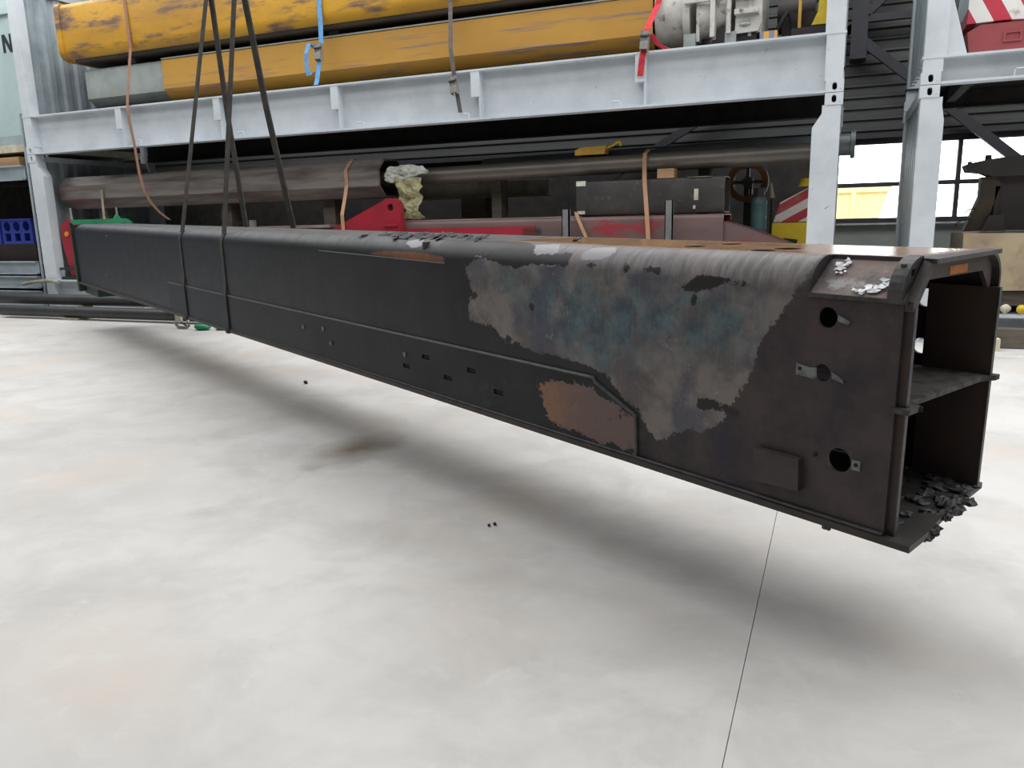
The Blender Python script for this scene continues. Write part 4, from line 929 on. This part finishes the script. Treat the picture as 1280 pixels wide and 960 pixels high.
# doubler plate along the lower side
dx0, dx1 = -7.0, -.95
def ztop(x):
    if x < -1.17: return .272
    return .254 + (.16-.254)*(x+1.17)/(.22) if x > -1.17 else .254
cols = []; x = dx0
while x < -2.2: cols.append(x); x += .1
while x < dx1-.001: cols.append(x); x += .02
cols.append(dx1)
RUST = [(-1.512, 0.19), (-1.433, 0.214), (-1.31, 0.231), (-1.216, 0.24), (-1.171, 0.225), (-1.105, 0.195), (-1.02, 0.173), (-0.949, 0.162), (-0.9, 0.02), (-1.103, 0.022), (-1.216, 0.013), (-1.263, 0.03), (-1.336, 0.038), (-1.437, 0.035), (-1.472, 0.091)]
nr = 14; verts = []; info = []; faces = []
for y in (-.009, 0.0):
    for x in cols:
        for j in range(nr+1):
            z = ztop(x)*j/nr; verts.append((x, y, z)); info.append((x, z))
nc = len(cols); hf = nc*(nr+1)
for i in range(nc-1):
    for j in range(nr):
        a = i*(nr+1)+j; faces.append((a, a+nr+1, a+nr+2, a+1)); b = a+hf; faces.append((b, b+1, b+nr+2, b+nr+1))
    for j in (0, nr):
        a = i*(nr+1)+j; faces.append((a, a+hf, a+hf+nr+1, a+nr+1) if j == 0 else (a, a+nr+1, a+hf+nr+1, a+hf))
for j in range(nr):
    for i in (0, nc-1):
        a = i*(nr+1)+j; faces.append((a, a+1, a+hf+1, a+hf))
me = bpy.data.meshes.new('doubler_plate'); me.from_pydata(verts, [], faces); me.update()
attr(me, 'rust', lambda x, s: sdf(RUST, x, s) if x > -2 else -.3)
bm = nb(); bm.from_mesh(me); bmesh.ops.recalc_face_normals(bm, faces=bm.faces[:]); bm.to_mesh(me); bm.free()
me.materials.append(M_dbl)
dbl = bpy.data.objects.new('doubler_plate', me); C.objects.link(dbl)
c = nb()
for x, z in SLOTS: box(c, x-.035, x+.035, -.05, .005, z-.012, z+.012)
cut(dbl, c); dbl.parent = boom
for x, z in SLOTS: link('slot', BX(x-.034, x+.034, -.002, -.0005, z-.011, z+.011), M_hole, boom)
pts = [(x, -.004, ztop(x)+.001) for x in cols if x < -1.18] + [(-1.17, -.004, .256), (-.955, -.004, .162), (-.95, -.004, .0)]
link('weld_bead', tube(nb(), pts, .0075, 6), M_weld, boom, True)
# small plate, hole tabs, small studs
pl = link('stop_plate', prism(nb(), [(-.424, .058), (-.261, .064), (-.265, .166), (-.424, .166)], -.026, 0), mat('brown_burnt_plate', (.042, .031, .031), (.03, .023, .024), .6, scale=12), boom, bevel=.004)
for pp in ([(-.305, .425), (-.245, .42), (-.238, .432), (-.24, .455), (-.262, .452), (-.305, .46)], [(-.188, .43), (-.15, .42), (-.155, .432), (-.19, .45)], [(-.182, .60), (-.15, .592), (-.145, .602), (-.182, .618)], [(-.108, .17), (-.082, .17), (-.082, .2), (-.108, .2)]):
    link('hole_tab', prism(nb(), pp, -.004, 0), M_tab, boom)
for x, z in ((-.292, .445), (-.095, .187), (-.225, .187)): link('bolt_hole', cyl(nb(), (x, -.0055, z), (x, 0, z), .006, .006, 10), M_hole, boom)
for x, z in ((-9.55, .174), (-9.3, .66), (-3.6, .2), (-3.5, .12), (-3.9, .18), (-2.61, .17)): link('stud', cyl(nb(), (x, -.016, z), (x, 0, z), .014, .012, 10), M_tab, boom, True)
# raised seam along the corner where the orange strip shows
link('corner_strip', tube(nb(), [(-3.6+.1*k, prof_at(.70)[0]-.001, .686 - .001*k) for k in range(15)], .005, 6), M_boomdark, boom, True)
# paint flakes standing on top and in the notch
random.seed(11)
def flake(bm, c_, r, nrm, seed):
    d, u, w = frame_of(nrm); n = 7; vs = []
    for i in range(n):
        a = 2*PI*i/n; rr = r*random.uniform(.45, 1.2)
        vs.append(Vector(c_) + u*rr*math.cos(a)*1.5 + w*rr*math.sin(a) + d*random.uniform(0, r*.35))
    lo = [bm.verts.new(v) for v in vs]; hi = [bm.verts.new(v + d*.002) for v in vs]
    bm.faces.new(lo[::-1]); bm.faces.new(hi)
    for i in range(n): bm.faces.new((lo[i], lo[(i+1) % n], hi[(i+1) % n], hi[i]))
bm = nb()
for k in range(70):
    x = random.gauss(-2.55, .3); s = random.uniform(.80, 1.05); y, z = prof_at(s); flake(bm, (x, y, z+.001), random.uniform(.012, .035), (random.uniform(-.3, .3), -.25, 1), k)
o = link('curled_paint', bm, M_boomdark2, boom); o['kind'] = 'stuff'
bm = nb()
for k in range(46):
    if k < 15: f, x = random.uniform(.55, .95), random.gauss(-.225, .012)
    else:
        q = random.random(); x = -.15+.12*q + random.gauss(0, .008); f = .18 + .55*q*q*q + random.gauss(0, .05)
    f = max(.08, min(.95, f))
    flake(bm, (x, .118*f-.004, .674+.1*f), random.uniform(.004, .011), (random.uniform(-.3, .3), -.65, .75), k)
o = link('silver_flakes', bm, M_flake, boom); o['kind'] = 'stuff'
# clumps of burnt residue on the bottom plate end
bm = nb()
def lump(x, y, z, r, flat):
    tb = nb(); bmesh.ops.create_icosphere(tb, subdivisions=2, radius=1)
    o_ = Vector((random.uniform(0, 50), random.uniform(0, 50), 0)); sx_, sy_ = random.uniform(.7, 1.5), random.uniform(.7, 1.5)
    for v in tb.verts:
        k = 1 + .75*noise.noise(v.co*1.7+o_) + .4*noise.noise(v.co*4.3+o_)
        v.co = Vector((v.co.x*r*k*sx_ + x, v.co.y*r*k*sy_ + y, v.co.z*r*k*flat + z))
    m_ = bpy.data.meshes.new('t'); tb.to_mesh(m_); tb.free(); bm.from_mesh(m_); bpy.data.meshes.remove(m_)
for k in range(60): lump(random.uniform(-.28, .0), random.uniform(.06, W-.05), .002, random.uniform(.012, .03), .4)
for k in range(45):
    y = random.uniform(.27, .52); lump(.062-.055*y/W + random.gauss(-.012, .014), y, random.gauss(-.008, .012), random.uniform(.01, .022), .6)
for k in range(16):
    y = random.uniform(.06, .2); lump(.078-.05*y/W + random.gauss(0, .006), y, random.gauss(-.022, .009), random.uniform(.007, .014), .7)
for x in (-.17, -.165, -.155): 
    tb = nb(); bmesh.ops.create_icosphere(tb, subdivisions=1, radius=.008); bmesh.ops.translate(tb, vec=(x, -.02, -.026), verts=tb.verts[:])
    m_ = bpy.data.meshes.new('t'); tb.to_mesh(m_); tb.free(); bm.from_mesh(m_); bpy.data.meshes.remove(m_)
o = link('burnt_residue', bm, M_residue, boom); o['kind'] = 'stuff'
# green collar around the far end
col = link('green_collar', box(box(box(nb(), -LB-.06, -LB-.0, -.03, .01, -.13, H+.02), -LB-.06, -LB, W-.01, W+.03, -.13, H+.02), -LB-.06, -LB, .01, W-.01, -.13, -.03), M_greend, boom)
link('collar_top', box(nb(), -LB-.06, -LB+.1, -.01, W+.02, H+.001, H+.06), M_green, col)
link('collar_edge', box(nb(), -LB-.075, -LB-.06, -.035, .0, -.13, H*.45), M_green, col)
link('collar_ear', prism(nb(), [(W-.1, H+.06), (W+.05, H+.06), (W+.12, H-.0), (W+.02, H-.02), (W, H+.02)], -LB-.05, -LB+.08, 'x'), M_green, col)
link('collar_ear', prism(nb(), [(W-.12, H+.06), (W-.02, H+.06), (W-.07, H+.13)], -LB-.0, -LB+.05, 'x'), M_green, col)
for y in (.0, W-.06): link('collar_pin', cyl(nb(), (-LB+.0, y, H+.02), (-LB+.0, y, H+.22), .018, .014, 8), M_zinc, col, True)
link('collar_foot', box(nb(), -LB-.05, -LB+.75, .05, W-.02, -.16, -.03), M_greend, col)

# ------------------------------------------------------------------ slings
def sling(xl, apex, label):
    root = thing('lifting_sling', label, 'sling'); root.matrix_world = BO
    g = .005; pts = []
    ring = [(-.018, .0), (-.018, .28), (-g, .36), (-g, S_C)] + [(RC-(RC+g)*math.cos(a*PI/12), S_C+(RC+g)*math.sin(a*PI/12)) for a in (1, 2, 3)]
    ap = Vector(apex)
    back = [(W-RC+(RC+g)*math.sin(a*PI/12), S_C+(RC+g)*math.cos(a*PI/12)) for a in (3, 4, 5)] + [(W+g, S_C), (W+g, .3), (W+.026, -.0), (W+.026, -.028), (W*.5, -.028), (-.034, -.028), (-.034, 0.0)]
    P = [Vector((xl, y, z)) for y, z in ring]
    # front leg
    link('front_leg', ribbon(nb(), [P[-1], P[-1].lerp(ap, .4), ap], (.05, .01, 0), .012), M_sling, root)
    Q = [Vector((xl, y, z)) for y, z in back]
    link('back_leg', ribbon(nb(), [Q[0], Q[0].lerp(ap, .5), ap+Vector((.02, .02, 0))], (.055, 0.02, 0), .012), M_sling, root)
    link('wrap', ribbon(nb(), Q[::1] + P, (.05, 0, 0), .008), M_sling, root)
    link('shackle', tube(nb(), [ap+Vector((.05*math.cos(a*PI/6), 0, .02+.09*math.sin(a*PI/6))) for a in range(12)], .012, 8, True), M_zinc, root, True)
    link('hoist_rope', cyl(nb(), ap+Vector((0, 0, .1)), ap+Vector((0, 0, 3.9)), .012, .012, 8), M_steel, root)
sling(-6.45, (-6.45, .47, 2.80), 'dark webbing sling around the boom, nearer its green collar')
sling(-5.36, (-5.36, .32, 2.70), 'dark webbing sling around the boom, nearer its bare steel end')
# small black crumbs on the floor
for i, (x, y, r) in enumerate(((-1.41, 3.07, .008), (-1.39, 3.09, .01), (-4.28, 5.55, .02))):
    bm = nb(); bmesh.ops.create_icosphere(bm, subdivisions=1, radius=r)
    for v in bm.verts: v.co *= random.uniform(.7, 1.2)
    o = link('soot_crumb', bm, M_rub, None); o.location = (x, y, r*.8)
    tag(o, 'tiny black soot crumb on the pale floor' if i < 2 else 'lone larger soot crumb on the floor beside the boom shadow', 'crumb', 'soot crumbs on the floor')
